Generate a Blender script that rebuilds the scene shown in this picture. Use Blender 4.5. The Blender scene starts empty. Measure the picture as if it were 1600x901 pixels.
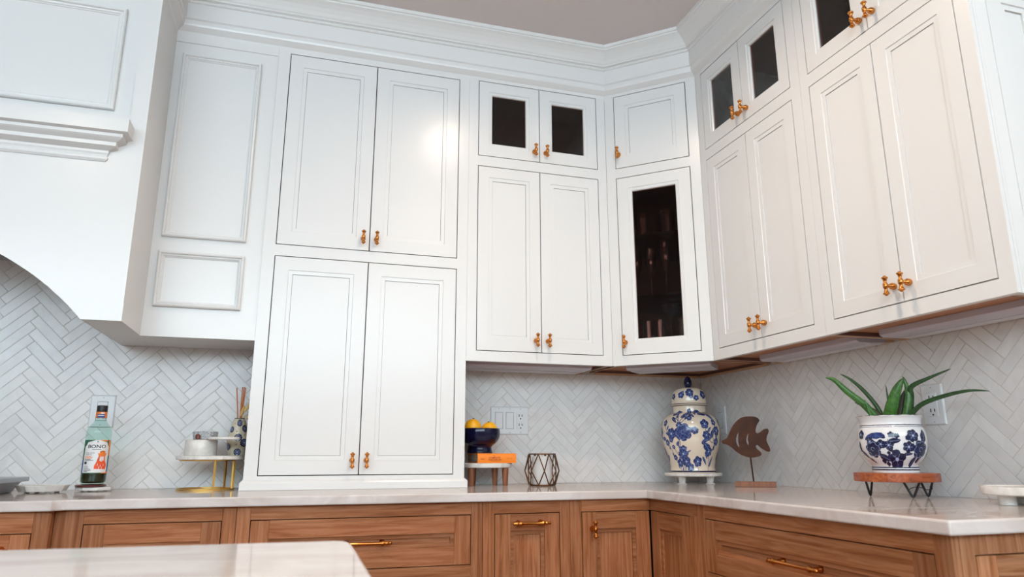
import bpy, bmesh, math, random
from mathutils import Vector, Matrix
random.seed(7)
R = math.radians
SC = bpy.context.scene
COL = SC.collection

# ------------------------------------------------------------------ camera
cam_d = bpy.data.cameras.new('camera'); cam = bpy.data.objects.new('camera', cam_d); COL.objects.link(cam)
_y, _p, _r = R(-16.8617), R(13.3722), R(-0.047)
_F = Vector((-math.sin(_y)*math.cos(_p), math.cos(_y)*math.cos(_p), math.sin(_p)))
_R0 = Vector((math.cos(_y), math.sin(_y), 0)); _U0 = _R0.cross(_F)
_Rt = math.cos(_r)*_R0 + math.sin(_r)*_U0; _Up = -math.sin(_r)*_R0 + math.cos(_r)*_U0
cam.matrix_world = Matrix(((_Rt.x, _Up.x, -_F.x, -0.0157), (_Rt.y, _Up.y, -_F.y, -2.8048),
                           (_Rt.z, _Up.z, -_F.z, 1.0293), (0, 0, 0, 1)))
cam_d.sensor_fit = 'HORIZONTAL'; cam_d.sensor_width = 36.0
cam_d.lens = 1090.55/1600*36.0
cam_d.clip_start = 0.02
cam_d.dof.use_dof = True; cam_d.dof.focus_distance = 2.6; cam_d.dof.aperture_fstop = 5.0
SC.camera = cam

# ------------------------------------------------------------------ light
SC.view_settings.view_transform = 'Standard'; SC.view_settings.look = 'None'
SC.view_settings.gamma = 1.0; SC.view_settings.use_curve_mapping = False
SC.cycles.sample_clamp_indirect = 3.0; SC.cycles.blur_glossy = 0.6
SC.view_settings.exposure = -0.05
W = bpy.data.worlds.new('sky'); SC.world = W; W.use_nodes = True
W.node_tree.nodes['Background'].inputs[0].default_value = (0.72, 0.895, 1.0, 1)
W.node_tree.nodes['Background'].inputs[1].default_value = 9.0
CEIL = 2.74
DOWNLIGHTS = [(0.66, -1.24), (0.75, -2.45), (-1.25, -2.45)]
LAMP_W = 10.0

# ------------------------------------------------------------------ materials
def mat(name, color, rough=0.5, metal=0.0, spec=0.5, coat=0.0):
    m = bpy.data.materials.new(name); m.use_nodes = True
    b = m.node_tree.nodes['Principled BSDF']
    b.inputs['Base Color'].default_value = (*color, 1)
    b.inputs['Roughness'].default_value = rough
    b.inputs['Metallic'].default_value = metal
    b.inputs['Specular IOR Level'].default_value = spec
    if coat:
        b.inputs['Coat Weight'].default_value = coat; b.inputs['Coat Roughness'].default_value = 0.03
    return m
def nodes(m):
    nt = m.node_tree; return nt, nt.nodes['Principled BSDF']
def ramp(nt, stops):
    r = nt.nodes.new('ShaderNodeValToRGB')
    e = r.color_ramp.elements
    e[0].position, e[0].color = stops[0][0], (*stops[0][1], 1)
    e[1].position, e[1].color = stops[-1][0], (*stops[-1][1], 1)
    for p, c in stops[1:-1]:
        x = e.new(p); x.color = (*c, 1)
    return r
def noise_mat(name, stops, scale=(1, 1, 1), nscale=5, detail=4, rough=0.5, dist=0.0, spec=0.5, rnd=False, bump=0.0, metal=0.0, coat=0.0, nrough=0.55):
    m = mat(name, (1, 1, 1), rough, metal, spec, coat); nt, b = nodes(m)
    tc = nt.nodes.new('ShaderNodeTexCoord'); mp = nt.nodes.new('ShaderNodeMapping'); mp.inputs['Scale'].default_value = scale
    nt.links.new(tc.outputs['Object'], mp.inputs['Vector'])
    src = mp.outputs['Vector']
    if rnd:
        oi = nt.nodes.new('ShaderNodeObjectInfo'); mu = nt.nodes.new('ShaderNodeMath'); mu.operation = 'MULTIPLY'; mu.inputs[1].default_value = 37.0
        nt.links.new(oi.outputs['Random'], mu.inputs[0])
        ad = nt.nodes.new('ShaderNodeVectorMath'); ad.operation = 'ADD'
        nt.links.new(src, ad.inputs[0]); nt.links.new(mu.outputs[0], ad.inputs[1]); src = ad.outputs[0]
    n = nt.nodes.new('ShaderNodeTexNoise'); n.inputs['Scale'].default_value = nscale; n.inputs['Detail'].default_value = detail
    n.inputs['Distortion'].default_value = dist; n.inputs['Roughness'].default_value = nrough
    nt.links.new(src, n.inputs['Vector'])
    r = ramp(nt, stops); nt.links.new(n.outputs['Fac'], r.inputs['Fac'])
    nt.links.new(r.outputs['Color'], b.inputs['Base Color'])
    if bump:
        bp = nt.nodes.new('ShaderNodeBump'); bp.inputs['Strength'].default_value = bump; bp.inputs['Distance'].default_value = 0.001
        nt.links.new(n.outputs['Fac'], bp.inputs['Height']); nt.links.new(bp.outputs['Normal'], b.inputs['Normal'])
    return m, n, r
def oak(name, scale, tint=(1, 1, 1)):
    c = [(0.14, 0.038, 0.012), (0.29, 0.098, 0.035), (0.40, 0.163, 0.074), (0.49, 0.228, 0.118)]
    c = [tuple(a*b for a, b in zip(q, tint)) for q in c]
    m, n, r = noise_mat(name, [(0.24, c[0]), (0.41, c[1]), (0.58, c[2]), (0.80, c[3])], scale, 3.0, 9, 0.48, 0.7, 0.22, True, 0.25, nrough=0.66)
    nt, b = nodes(m)
    # broad board tone
    oi = nt.nodes.new('ShaderNodeObjectInfo')
    hs = nt.nodes.new('ShaderNodeHueSaturation'); mr = nt.nodes.new('ShaderNodeMapRange')
    mr.inputs['To Min'].default_value = 0.84; mr.inputs['To Max'].default_value = 1.16
    nt.links.new(oi.outputs['Random'], mr.inputs['Value']); nt.links.new(mr.outputs['Result'], hs.inputs['Value'])
    nt.links.new(r.outputs['Color'], hs.inputs['Color']); nt.links.new(hs.outputs['Color'], b.inputs['Base Color'])
    return m
M = {}
M['paint'] = mat('white_paint', (0.80, 0.80, 0.795), 0.24, 0, 0.45)
M['paint_in'] = mat('cabinet_interior', (0.11, 0.045, 0.035), 0.6)
M['ceiling'] = mat('ceiling_paint', (0.70, 0.645, 0.64), 0.8)
M['wallp'] = mat('wall_paint', (0.78, 0.69, 0.60), 0.8)  # warm tone chosen for the bounce off the added, unseen walls
M['oak_z'] = oak('oak_upright', (30, 30, 1.5))
M['oak_x'] = oak('oak_lengthwise', (1.5, 30, 30))
M['oak_y'] = oak('oak_across', (30, 1.5, 30))
M['oak_daylit_z'] = oak('oak_daylit_upright', (30, 30, 1.5), (1.15, 1.3, 1.45))  # lighter, bluer oak: window daylight painted into the colour
M['oak_daylit_x'] = oak('oak_daylit_lengthwise', (1.5, 30, 30), (1.15, 1.3, 1.45))  # same painted daylight tint, grain running lengthwise
M['ply'] = noise_mat('cabinet_underside_wood', [(0.3, (0.30, 0.105, 0.038)), (0.7, (0.43, 0.17, 0.065))], (2, 20, 20), 3, 5, 0.5)[0]
M['plyedge'] = mat('plywood_edge', (0.55, 0.33, 0.2), 0.5)
M['brass'] = mat('brushed_brass', (0.56, 0.215, 0.052), 0.17, 1.0)
M['gold'] = mat('satin_gold', (0.72, 0.44, 0.11), 0.28, 1.0)
M['bronze'] = mat('dark_bronze_wire', (0.13, 0.065, 0.032), 0.32, 0.9)
M['dark'] = mat('dark_gap', (0.012, 0.01, 0.01), 0.8)
M['black'] = mat('black_iron', (0.012, 0.012, 0.013), 0.45)
M['plate'] = mat('white_plastic', (0.74, 0.76, 0.78), 0.35)
M['gapshade'] = mat('gap_shade', (0.34, 0.35, 0.37), 0.5)  # grey painted in place of the shade round the rockers
M['steel'] = mat('brushed_steel', (0.42, 0.43, 0.45), 0.3, 1.0)
M['lightbar'] = mat('light_bar_aluminium', (0.50, 0.46, 0.50), 0.45, 0.15)
M['lens'] = mat('light_bar_lens', (0.62, 0.62, 0.66), 0.3)
M['soil'] = mat('soil', (0.04, 0.025, 0.015), 0.9)
M['cream'] = mat('cream_glaze', (0.78, 0.67, 0.54), 0.10, 0, 0.5, 0.3)
M['glaze'] = mat('white_glaze', (0.80, 0.80, 0.82), 0.08, 0, 0.5, 0.3)
M['navy'] = mat('navy_glaze', (0.003, 0.005, 0.030), 0.08, 0, 0.4)
M['walnut'] = noise_mat('walnut', [(0.3, (0.028, 0.008, 0.003)), (0.7, (0.085, 0.026, 0.009))], (3, 12, 3), 6, 5, 0.55, 1.0, 0.25)[0]
M['legwood'] = noise_mat('leg_wood', [(0.3, (0.16, 0.05, 0.02)), (0.7, (0.30, 0.11, 0.045))], (18, 18, 2), 5, 5, 0.4, 1.0)[0]
M['slab'] = noise_mat('trivet_wood', [(0.3, (0.17, 0.035, 0.012)), (0.55, (0.36, 0.085, 0.025)), (0.75, (0.48, 0.16, 0.05))], (3, 14, 14), 4, 5, 0.3, 1.5)[0]
M['redwood'] = mat('red_lacquered_wood', (0.085, 0.012, 0.012), 0.25, 0, 0.5, 0.3)
M['marble'] = noise_mat('white_marble', [(0.3, (0.62, 0.58, 0.54)), (0.6, (0.80, 0.78, 0.75))], (1, 1, 1), 18, 6, 0.25, 1.5)[0]
M['granite'] = noise_mat('grey_granite', [(0.38, (0.16, 0.17, 0.18)), (0.62, (0.56, 0.58, 0.60))], (1, 1, 1), 260, 3, 0.5)[0]
M['wax'] = mat('white_wax', (0.80, 0.78, 0.76), 0.5)
M['reed'] = mat('orange_reed', (0.55, 0.16, 0.04), 0.6)
M['grass'] = mat('dried_grass', (0.68, 0.46, 0.16), 0.8)
M['book'] = mat('orange_cloth', (0.90, 0.245, 0.012), 0.5)
M['bookred'] = mat('book_print', (0.28, 0.025, 0.005), 0.6)
M['pages'] = noise_mat('book_pages', [(0.35, (0.26, 0.20, 0.15)), (0.65, (0.50, 0.42, 0.34))], (1, 1, 60), 5, 2, 0.8)[0]
M['orange'] = noise_mat('orange_peel', [(0.3, (0.93, 0.40, 0.008)), (0.7, (0.98, 0.52, 0.015))], (1, 1, 1), 160, 2, 0.35, 0, 0.5, False, 0.4)[0]
M['cap'] = mat('black_cap', (0.008, 0.008, 0.01), 0.35)
M['oil'] = mat('dark_olive_oil', (0.026, 0.018, 0.003), 0.1)
M['label'] = mat('label_white', (0.82, 0.82, 0.82), 0.5)
M['lgreen'] = mat('label_green', (0.01, 0.11, 0.05), 0.5)
M['lblue'] = mat('label_blue', (0.02, 0.07, 0.26), 0.5)
M['lorange'] = mat('label_orange', (0.88, 0.22, 0.03), 0.5)
M['lred'] = mat('label_red_orange', (0.85, 0.095, 0.02), 0.5)
M['ink'] = mat('black_ink', (0.012, 0.013, 0.02), 0.5)
M['leaf'] = noise_mat('aloe_leaf', [(0.35, (0.022, 0.095, 0.012)), (0.62, (0.05, 0.17, 0.022)), (0.75, (0.11, 0.25, 0.05))], (1, 1, 1), 120, 3, 0.35, 0, 0.5)[0]
M['leafdark'] = noise_mat('aloe_leaf_dark', [(0.35, (0.010, 0.045, 0.010)), (0.7, (0.025, 0.085, 0.018))], (1, 1, 1), 90, 3, 0.4)[0]
M['leafbrown'] = mat('aloe_leaf_bronzed', (0.035, 0.032, 0.012), 0.5)
M['blue'] = noise_mat('cobalt_brushwork', [(0.33, (0.006, 0.010, 0.055)), (0.5, (0.020, 0.040, 0.17)), (0.68, (0.08, 0.13, 0.34))], (1, 1, 1), 130, 4, 0.1, 1.0)[0]
M['bluedark'] = noise_mat('deep_cobalt_brushwork', [(0.4, (0.004, 0.006, 0.024)), (0.6, (0.014, 0.022, 0.095))], (1, 1, 1), 170, 4, 0.1, 1.0)[0]
M['bluepale'] = mat('pale_blue_line', (0.38, 0.46, 0.72), 0.1)
M['vase'] = noise_mat('vase_stoneware', [(0.3, (0.60, 0.52, 0.38)), (0.7, (0.68, 0.61, 0.47))], (1, 1, 1), 60, 3, 0.4)[0]
M['grout'] = mat('grout', (0.60, 0.565, 0.53), 0.9)
M['floor'] = noise_mat('floor_boards', [(0.3, (0.20, 0.10, 0.05)), (0.7, (0.33, 0.19, 0.10))], (1.5, 14, 1), 3, 5, 0.4)[0]
M['candy'] = mat('spoon_red', (0.13, 0.02, 0.012), 0.4)

def stone(name, base, vein, rough):
    m, n, r = noise_mat(name, [(0.30, vein), (0.47, tuple((a+b)/2 for a, b in zip(base, vein))), (0.60, base), (0.85, tuple(min(1, a*1.05) for a in base))], (0.8, 2.2, 1.5), 3.2, 9, rough, 2.2, 0.5)
    return m
M['quartz'] = stone('quartzite', (0.75, 0.70, 0.685), (0.58, 0.50, 0.465), 0.080)
def tile_mat():
    m, n, r = noise_mat('herringbone_marble', [(0.25, (0.67, 0.655, 0.65)), (0.55, (0.76, 0.75, 0.745)), (0.8, (0.80, 0.795, 0.79))], (1, 1, 1), 9, 6, 0.28, 1.5, 0.5, True)
    nt, b = nodes(m); oi = nt.nodes.new('ShaderNodeObjectInfo'); hs = nt.nodes.new('ShaderNodeHueSaturation'); mr = nt.nodes.new('ShaderNodeMapRange')
    mr.inputs['To Min'].default_value = 0.965; mr.inputs['To Max'].default_value = 1.03
    nt.links.new(oi.outputs['Random'], mr.inputs['Value']); nt.links.new(mr.outputs['Result'], hs.inputs['Value'])
    nt.links.new(r.outputs['Color'], hs.inputs['Color']); nt.links.new(hs.outputs['Color'], b.inputs['Base Color'])
    return m
M['tile'] = tile_mat()
def pane_mat(name, tint, rough=0.02, refl=1.0, ior=1.5):
    m = bpy.data.materials.new(name); m.use_nodes = True; nt = m.node_tree; nt.nodes.clear()
    o = nt.nodes.new('ShaderNodeOutputMaterial'); mx = nt.nodes.new('ShaderNodeMixShader'); t = nt.nodes.new('ShaderNodeBsdfTransparent'); g = nt.nodes.new('ShaderNodeBsdfGlossy')
    f = nt.nodes.new('ShaderNodeFresnel'); f.inputs['IOR'].default_value = ior
    t.inputs['Color'].default_value = (*tint, 1); g.inputs['Roughness'].default_value = rough; g.inputs['Color'].default_value = (refl, refl, refl, 1)
    ge = nt.nodes.new('ShaderNodeNewGeometry'); iv = nt.nodes.new('ShaderNodeMath'); iv.operation = 'SUBTRACT'; iv.inputs[0].default_value = 1.0
    ml = nt.nodes.new('ShaderNodeMath'); ml.operation = 'MULTIPLY'
    nt.links.new(ge.outputs['Backfacing'], iv.inputs[1]); nt.links.new(iv.outputs[0], ml.inputs[0]); nt.links.new(f.outputs[0], ml.inputs[1])
    nt.links.new(ml.outputs[0], mx.inputs[0]); nt.links.new(t.outputs[0], mx.inputs[1]); nt.links.new(g.outputs[0], mx.inputs[2]); nt.links.new(mx.outputs[0], o.inputs['Surface'])
    return m
M['pane'] = pane_mat('dark_tinted_glass', (0.50, 0.34, 0.30), 0.04, 1.0, 1.52)
M['clearpane'] = pane_mat('clear_glass', (0.72, 0.56, 0.52), 0.02, 1.0, 1.25)
M['drink'] = pane_mat('drinking_glass', (0.86, 0.88, 0.89), 0.02, 1.0, 1.75)
M['amber'] = pane_mat('amber_glass', (0.55, 0.24, 0.08), 0.03)
M['shelfglass'] = pane_mat('shelf_glass', (0.45, 0.48, 0.47), 0.05)
M['bottle'] = pane_mat('green_bottle_glass', (0.80, 0.93, 0.895), 0.02, 1.0, 1.28)

# ------------------------------------------------------------------ mesh helpers
def link_mesh(name, me, parent=None):
    o = bpy.data.objects.new(name, me); COL.objects.link(o)
    if parent is not None: o.parent = parent
    return o
def obj(name, bm, m, parent=None, z=0.0, smooth=False, world=False, bevel=0.0):
    if world and parent is not None:
        mw = parent.matrix_basis.copy()
        if parent.parent is not None: mw = parent.parent.matrix_basis @ mw
        bm.transform(mw.inverted())
    elif z: bmesh.ops.translate(bm, verts=bm.verts, vec=(0, 0, z))
    bmesh.ops.recalc_face_normals(bm, faces=bm.faces)
    me = bpy.data.meshes.new(name); bm.to_mesh(me); bm.free()
    me.materials.append(M[m] if isinstance(m, str) else m)
    if smooth:
        for p in me.polygons: p.use_smooth = True
        if smooth != 'all': me.set_sharp_from_angle(angle=R(38))
    o = link_mesh(name, me, parent)
    if bevel:
        md = o.modifiers.new('bevel', 'BEVEL'); md.width = bevel; md.segments = 2; md.limit_method = 'ANGLE'; md.angle_limit = R(40)
    return o
def tag(o, label=None, cat=None, group=None, kind=None):
    if label: o['label'] = label
    if cat: o['category'] = cat
    if group: o['group'] = group
    if kind: o['kind'] = kind
    return o
def thing(name, label, cat, loc=(0, 0, 0), rz=0.0, group=None):
    o = bpy.data.objects.new(name, None); COL.objects.link(o); o.empty_display_size = 0.05
    o.location = loc; o.rotation_euler = (0, 0, rz)
    o.matrix_basis = Matrix.Translation(loc) @ Matrix.Rotation(rz, 4, 'Z')
    return tag(o, label, cat, group)
def dup(o, parent=None):
    c = o.copy(); COL.objects.link(c)
    if parent is not None: c.parent = parent
    for ch in o.children:
        d = dup(ch, c)
    return c
def B(): return bmesh.new()
def box(bm, x0, x1, y0, y1, z0, z1):
    v = [bm.verts.new(p) for p in ((x0, y0, z0), (x1, y0, z0), (x1, y1, z0), (x0, y1, z0), (x0, y0, z1), (x1, y0, z1), (x1, y1, z1), (x0, y1, z1))]
    for f in ((0, 3, 2, 1), (4, 5, 6, 7), (0, 1, 5, 4), (1, 2, 6, 5), (2, 3, 7, 6), (3, 0, 4, 7)): bm.faces.new([v[i] for i in f])
    return bm
def prism(bm, pts, z0, z1):
    a = [bm.verts.new((x, y, z0)) for x, y in pts]; b = [bm.verts.new((x, y, z1)) for x, y in pts]
    n = len(pts); bm.faces.new(a[::-1]); bm.faces.new(b)
    for i in range(n): bm.faces.new((a[i], a[(i+1) % n], b[(i+1) % n], b[i]))
    return bm
def prism_xz(bm, pts, y0, y1):
    a = [bm.verts.new((x, y0, z)) for x, z in pts]; b = [bm.verts.new((x, y1, z)) for x, z in pts]
    n = len(pts); bm.faces.new(a); bm.faces.new(b[::-1])
    for i in range(n): bm.faces.new((a[(i+1) % n], a[i], b[i], b[(i+1) % n]))
    return bm
def plate(bm, x0, x1, z0, z1, holes, y0, y1):
    xs = sorted({x0, x1, *[h[0] for h in holes], *[h[1] for h in holes]}); zs = sorted({z0, z1, *[h[2] for h in holes], *[h[3] for h in holes]})
    solid = lambda i, j: 0 <= i < len(xs)-1 and 0 <= j < len(zs)-1 and not any(h[0] < (xs[i]+xs[i+1])/2 < h[1] and h[2] < (zs[j]+zs[j+1])/2 < h[3] for h in holes)
    V = {}
    def v(i, j, s):
        k = (i, j, s)
        if k not in V: V[k] = bm.verts.new((xs[i], (y0, y1)[s], zs[j]))
        return V[k]
    for i in range(len(xs)-1):
        for j in range(len(zs)-1):
            if not solid(i, j): continue
            bm.faces.new((v(i, j, 0), v(i+1, j, 0), v(i+1, j+1, 0), v(i, j+1, 0)))
            bm.faces.new((v(i, j, 1), v(i, j+1, 1), v(i+1, j+1, 1), v(i+1, j, 1)))
            if not solid(i-1, j): bm.faces.new((v(i, j, 0), v(i, j+1, 0), v(i, j+1, 1), v(i, j, 1)))
            if not solid(i+1, j): bm.faces.new((v(i+1, j, 0), v(i+1, j, 1), v(i+1, j+1, 1), v(i+1, j+1, 0)))
            if not solid(i, j-1): bm.faces.new((v(i, j, 0), v(i, j, 1), v(i+1, j, 1), v(i+1, j, 0)))
            if not solid(i, j+1): bm.faces.new((v(i, j+1, 0), v(i+1, j+1, 0), v(i+1, j+1, 1), v(i, j+1, 1)))
    return bm
def rings(bm, x0, x1, z0, z1, prof, thick, close=True):
    """stepped panel: prof = [(inset, depth y)...] from the outer edge in; open in the middle when close is False"""
    loops = []
    seq = [(0.0, thick)] + list(prof) + ([] if close else [(prof[-1][0], thick)])
    for ins, y in seq:
        loops.append([bm.verts.new(p) for p in ((x0+ins, y, z0+ins), (x1-ins, y, z0+ins), (x1-ins, y, z1-ins), (x0+ins, y, z1-ins))])
    for a, b in zip(loops, loops[1:]):
        for i in range(4): bm.faces.new((a[i], a[(i+1) % 4], b[(i+1) % 4], b[i]))
    if close: bm.faces.new(loops[-1])
    else:
        a, b = loops[-1], loops[0]
        for i in range(4): bm.faces.new((a[i], a[(i+1) % 4], b[(i+1) % 4], b[i]))
    return bm
def spline(pts, n=6):
    out = []
    P = [pts[0]] + list(pts) + [pts[-1]]
    for i in range(1, len(P)-2):
        for k in range(n):
            t = k/n; a, b, c, d = P[i-1], P[i], P[i+1], P[i+2]
            out.append(tuple(0.5*((2*b[j]) + (-a[j]+c[j])*t + (2*a[j]-5*b[j]+4*c[j]-d[j])*t*t + (-a[j]+3*b[j]-3*c[j]+d[j])*t**3) for j in range(len(b))))
    out.append(tuple(pts[-1])); return out
def lathe(bm, prof, n=40, cx=0, cy=0, M4=None):
    loops = []
    for r, z in prof:
        if r < 1e-5: loops.append([bm.verts.new((cx, cy, z))])
        else: loops.append([bm.verts.new((cx+r*math.cos(2*math.pi*k/n), cy+r*math.sin(2*math.pi*k/n), z)) for k in range(n)])
    vs = [v for l in loops for v in l]
    for a, b in zip(loops, loops[1:]):
        for k in range(n):
            k2 = (k+1) % n
            if len(a) == 1 and len(b) == 1: break
            if len(a) == 1: bm.faces.new((a[0], b[k], b[k2]))
            elif len(b) == 1: bm.faces.new((a[k], a[k2], b[0]))
            else: bm.faces.new((a[k], a[k2], b[k2], b[k]))
    for l, e in ((loops[0], 0), (loops[-1], 1)):
        if len(l) > 1: bm.faces.new(l if e else l[::-1])
    if M4 is not None: bmesh.ops.transform(bm, matrix=M4, verts=vs)
    return bm
def tube(bm, pts, r, n=8, closed=False, rad=None):
    pts = [Vector(p) for p in pts]; loops = []
    N = len(pts); up = None
    for i, p in enumerate(pts):
        a = pts[(i-1) % N] if (closed or i) else p; b = pts[(i+1) % N] if (closed or i < N-1) else p
        t = (b-a).normalized()
        if up is None or abs(up.dot(t)) > 0.95: up = Vector((0, 0, 1)) if abs(t.z) < 0.9 else Vector((0, 1, 0))
        s = t.cross(up).normalized(); u = s.cross(t); up = u
        rr = rad[i] if rad else r
        loops.append([bm.verts.new(p + (s*math.cos(2*math.pi*k/n) + u*math.sin(2*math.pi*k/n))*rr) for k in range(n)])
    for i in range(N if closed else N-1):
        a, b = loops[i], loops[(i+1) % N]
        for k in range(n): bm.faces.new((a[k], a[(k+1) % n], b[(k+1) % n], b[k]))
    if not closed: bm.faces.new(loops[0][::-1]); bm.faces.new(loops[-1])
    return bm
def sweep(bm, path, normals_in, prof, close_ends=True):
    """path: xy points with mitre vectors; prof: (d, z)"""
    loops = []
    for (x, y), (mx, my) in zip(path, normals_in):
        loops.append([bm.verts.new((x+mx*d, y+my*d, z)) for d, z in prof])
    n = len(prof)
    for a, b in zip(loops, loops[1:]):
        for k in range(n): bm.faces.new((a[k], a[(k+1) % n], b[(k+1) % n], b[k]))
    if close_ends: bm.faces.new(loops[0][::-1]); bm.faces.new(loops[-1])
    return bm
def text_bm(body, size, extrude=0.0, align='CENTER', squeeze=1.0, bold=0.0):
    """built-in font -> bmesh in the xz plane, facing -y, centred on the origin"""
    c = bpy.data.curves.new('lettering', 'FONT'); c.body = body; c.size = size; c.align_x = align; c.align_y = 'CENTER'; c.extrude = extrude; c.resolution_u = 3; c.offset = bold
    o = bpy.data.objects.new('lettering', c); COL.objects.link(o)
    dg = bpy.context.evaluated_depsgraph_get(); me = bpy.data.meshes.new_from_object(o.evaluated_get(dg))
    bm = B(); bm.from_mesh(me); bpy.data.meshes.remove(me); COL.objects.unlink(o); bpy.data.objects.remove(o); bpy.data.curves.remove(c)
    for v in bm.verts: v.co = Vector((v.co.x*squeeze, 0, v.co.y))
    return bm
def merge(dst, src, fn=None):
    mp = {}
    for v in src.verts: mp[v] = dst.verts.new(fn(v.co) if fn else v.co)
    for f in src.faces:
        try: dst.faces.new([mp[v] for v in f.verts])
        except ValueError: pass
    src.free(); return dst

# ------------------------------------------------------------------ dimensions (metres)
DU, DB, DC, XR = 0.2593, 0.6068, 0.6275, 1.734
XU = XR - 0.2659            # face of the right-hand wall cabinets
ZC, ZCB, ZUB, ZTOP = 0.914, 0.8871, 1.372, 2.56
XD, YD = 1.17705, -0.52381  # the two ends of the diagonal cabinet face
XS, YS, YE = 0.5746, -1.120, -1.7081
XH, YH, XHC = -0.5331, -0.5284, -1.24
XP1 = -0.1741
XBF, YBE = XR - 0.6029, -1.7576
XCF, YCE = 1.1103, -1.7783

# ------------------------------------------------------------------ setting
LW, GW = 0.147, 0.0322
def herringbone(parent, u0, u1, z0, z1, ph, conv, clipf=None, limit=290):
    g = 0.0010; c = math.sqrt(0.5); count = 0
    full = {}; rest = B()
    A = [(g, g), (LW-g, g), (LW-g, GW-g), (g, GW-g)]
    Bq = [(LW+g, GW-LW+g), (LW+GW-g, GW-LW+g), (LW+GW-g, GW-g), (LW+g, GW-g)]
    def clip(poly, ax, lim, keep_less):
        out = []
        for i in range(len(poly)):
            p, q = poly[i], poly[(i+1) % len(poly)]
            ip = (p[ax] <= lim) == keep_less; iq = (q[ax] <= lim) == keep_less
            if ip: out.append(p)
            if ip != iq:
                t = (lim-p[ax])/(q[ax]-p[ax]); out.append(tuple(p[k]+t*(q[k]-p[k]) for k in (0, 1)))
        return out
    for i in range(-90, 90):
        for j in range(-30, 30):
            for kind, quad in (('a', A), ('b', Bq)):
                ou, ov = i*GW + j*LW, i*GW - j*LW
                pts = [(((u+ou)-(v+ov))*c + ph[0], ((u+ou)+(v+ov))*c + ph[1]) for u, v in quad]
                if max(p[0] for p in pts) < u0 or min(p[0] for p in pts) > u1 or max(p[1] for p in pts) < z0 or min(p[1] for p in pts) > z1: continue
                cl = pts
                for ax, lim, kl in ((0, u0, False), (0, u1, True), (1, z0, False), (1, z1, True)):
                    cl = clip(cl, ax, lim, kl)
                    if len(cl) < 3: break
                if len(cl) < 3: continue
                area = abs(sum(cl[k][0]*cl[(k+1) % len(cl)][1]-cl[(k+1) % len(cl)][0]*cl[k][1] for k in range(len(cl))))/2
                if area < 6e-5: continue
                joined = clipf is not None and not clipf(cl)
                cx = sum(p[0] for p in pts)/4; cz = sum(p[1] for p in pts)/4
                whole = abs(area - (LW-2*g)*(GW-2*g)) < 1e-6
                if whole and kind in full and not joined: me = full[kind]
                else:
                    bm = rest if joined else B(); n = len(cl); lo, hi, to = [], [], []
                    bx, bz = (0.0, 0.0) if joined else (cx, cz)
                    gx = sum(p[0] for p in cl)/n; gz = sum(p[1] for p in cl)/n
                    for p in cl:
                        q = Vector((p[0]-bx, p[1]-bz)); d = Vector((gx-p[0], gz-p[1])); d = d/max(d.length, 1e-6)*0.0012
                        lo.append(bm.verts.new((q.x, 0.006, q.y))); hi.append(bm.verts.new((q.x, 0.0010, q.y))); to.append(bm.verts.new((q.x+d.x, 0.0, q.y+d.y)))
                    for k in range(n):
                        k2 = (k+1) % n
                        bm.faces.new((lo[k], lo[k2], hi[k2], hi[k])); bm.faces.new((hi[k], hi[k2], to[k2], to[k]))
                    bm.faces.new(to)
                    if joined: continue
                    bmesh.ops.recalc_face_normals(bm, faces=bm.faces)
                    me = bpy.data.meshes.new('tile'); bm.to_mesh(me); bm.free(); me.materials.append(M['tile'])
                    if whole: full[kind] = me
                o = link_mesh('tile', me, parent); loc, rz = conv(cx, cz); o.location = loc; o.rotation_euler = (0, 0, rz)
                o.location += Vector((0, random.uniform(0, 0.0003), 0)) if rz == 0 else Vector((random.uniform(0, 0.0003), 0, 0))
                count += 1
    if len(rest.faces):
        o = obj('tile_field', rest, 'tile', parent); o['kind'] = 'stuff'
    else: rest.free()
    return count

wall_back = tag(obj('wall_back', box(B(), -3.6, XR+0.12, 0.0010, 0.12, 0.0, CEIL), 'grout'), 'white herringbone tiled wall behind the counter', None, None, 'structure')
wall_right = tag(obj('wall_right', box(B(), XR+0.0010, XR+0.12, -4.6, 0.0010, 0.0, CEIL), 'grout'), 'white herringbone tiled wall at the right of the corner', None, None, 'structure')
wall_left_added = tag(obj('wall_left_added', box(B(), -3.72, -3.6, -4.6, 0.12, 0.0, CEIL), 'wallp'), 'plain unseen wall added at the far left to bounce warm light', None, None, 'structure')  # unseen, added to block side daylight and return warm bounce
wall_front_added = tag(obj('wall_front_added', plate(B(), -3.72, XR+0.12, 0.0, CEIL, [(-3.5, 1.65, 1.68, 2.66)], -4.72, -4.6), 'wallp'), 'unseen wall added behind the viewer, its very wide window opening set high to steer the daylight', None, None, 'structure')  # unseen, added with a raised sill so shade falls under the hood arch
ceiling = tag(obj('ceiling', box(B(), -3.72, XR+0.12, -4.6, 0.12, CEIL, CEIL+0.1), 'ceiling'), 'flat pale grey painted ceiling', None, None, 'structure')
floor = tag(obj('floor', box(B(), -3.72, XR+0.12, -4.6, 0.12, -0.1, 0.0), 'floor'), 'brown wooden floor under the cabinets', None, None, 'structure')
s2 = 0.0812; zph = (LW+GW)*math.sqrt(0.5)
def arch_ok(cl):
    return min(p[1] for p in cl) < 1.72
n1 = herringbone(wall_back, -1.85, -0.132, ZC, 1.75, (-0.522-s2, 1.305-zph), lambda x, z: (Vector((x, 0, z)), 0.0),
                 lambda cl: all((-1.10 < p[0] or p[0] > 0) and p[1] < 1.48+max(0.0, -0.66-p[0])*0.767 for p in cl))
n2 = herringbone(wall_back, 0.556, XR, ZC, 1.366, (0.998-s2, 1.2142-zph), lambda x, z: (Vector((x, 0, z)), 0.0))
n3 = herringbone(wall_right, 0.0, 1.93, ZC, 1.366, (1.320-s2, 1.0772-zph), lambda s, z: (Vector((XR, -s, z)), R(-90)))


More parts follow.
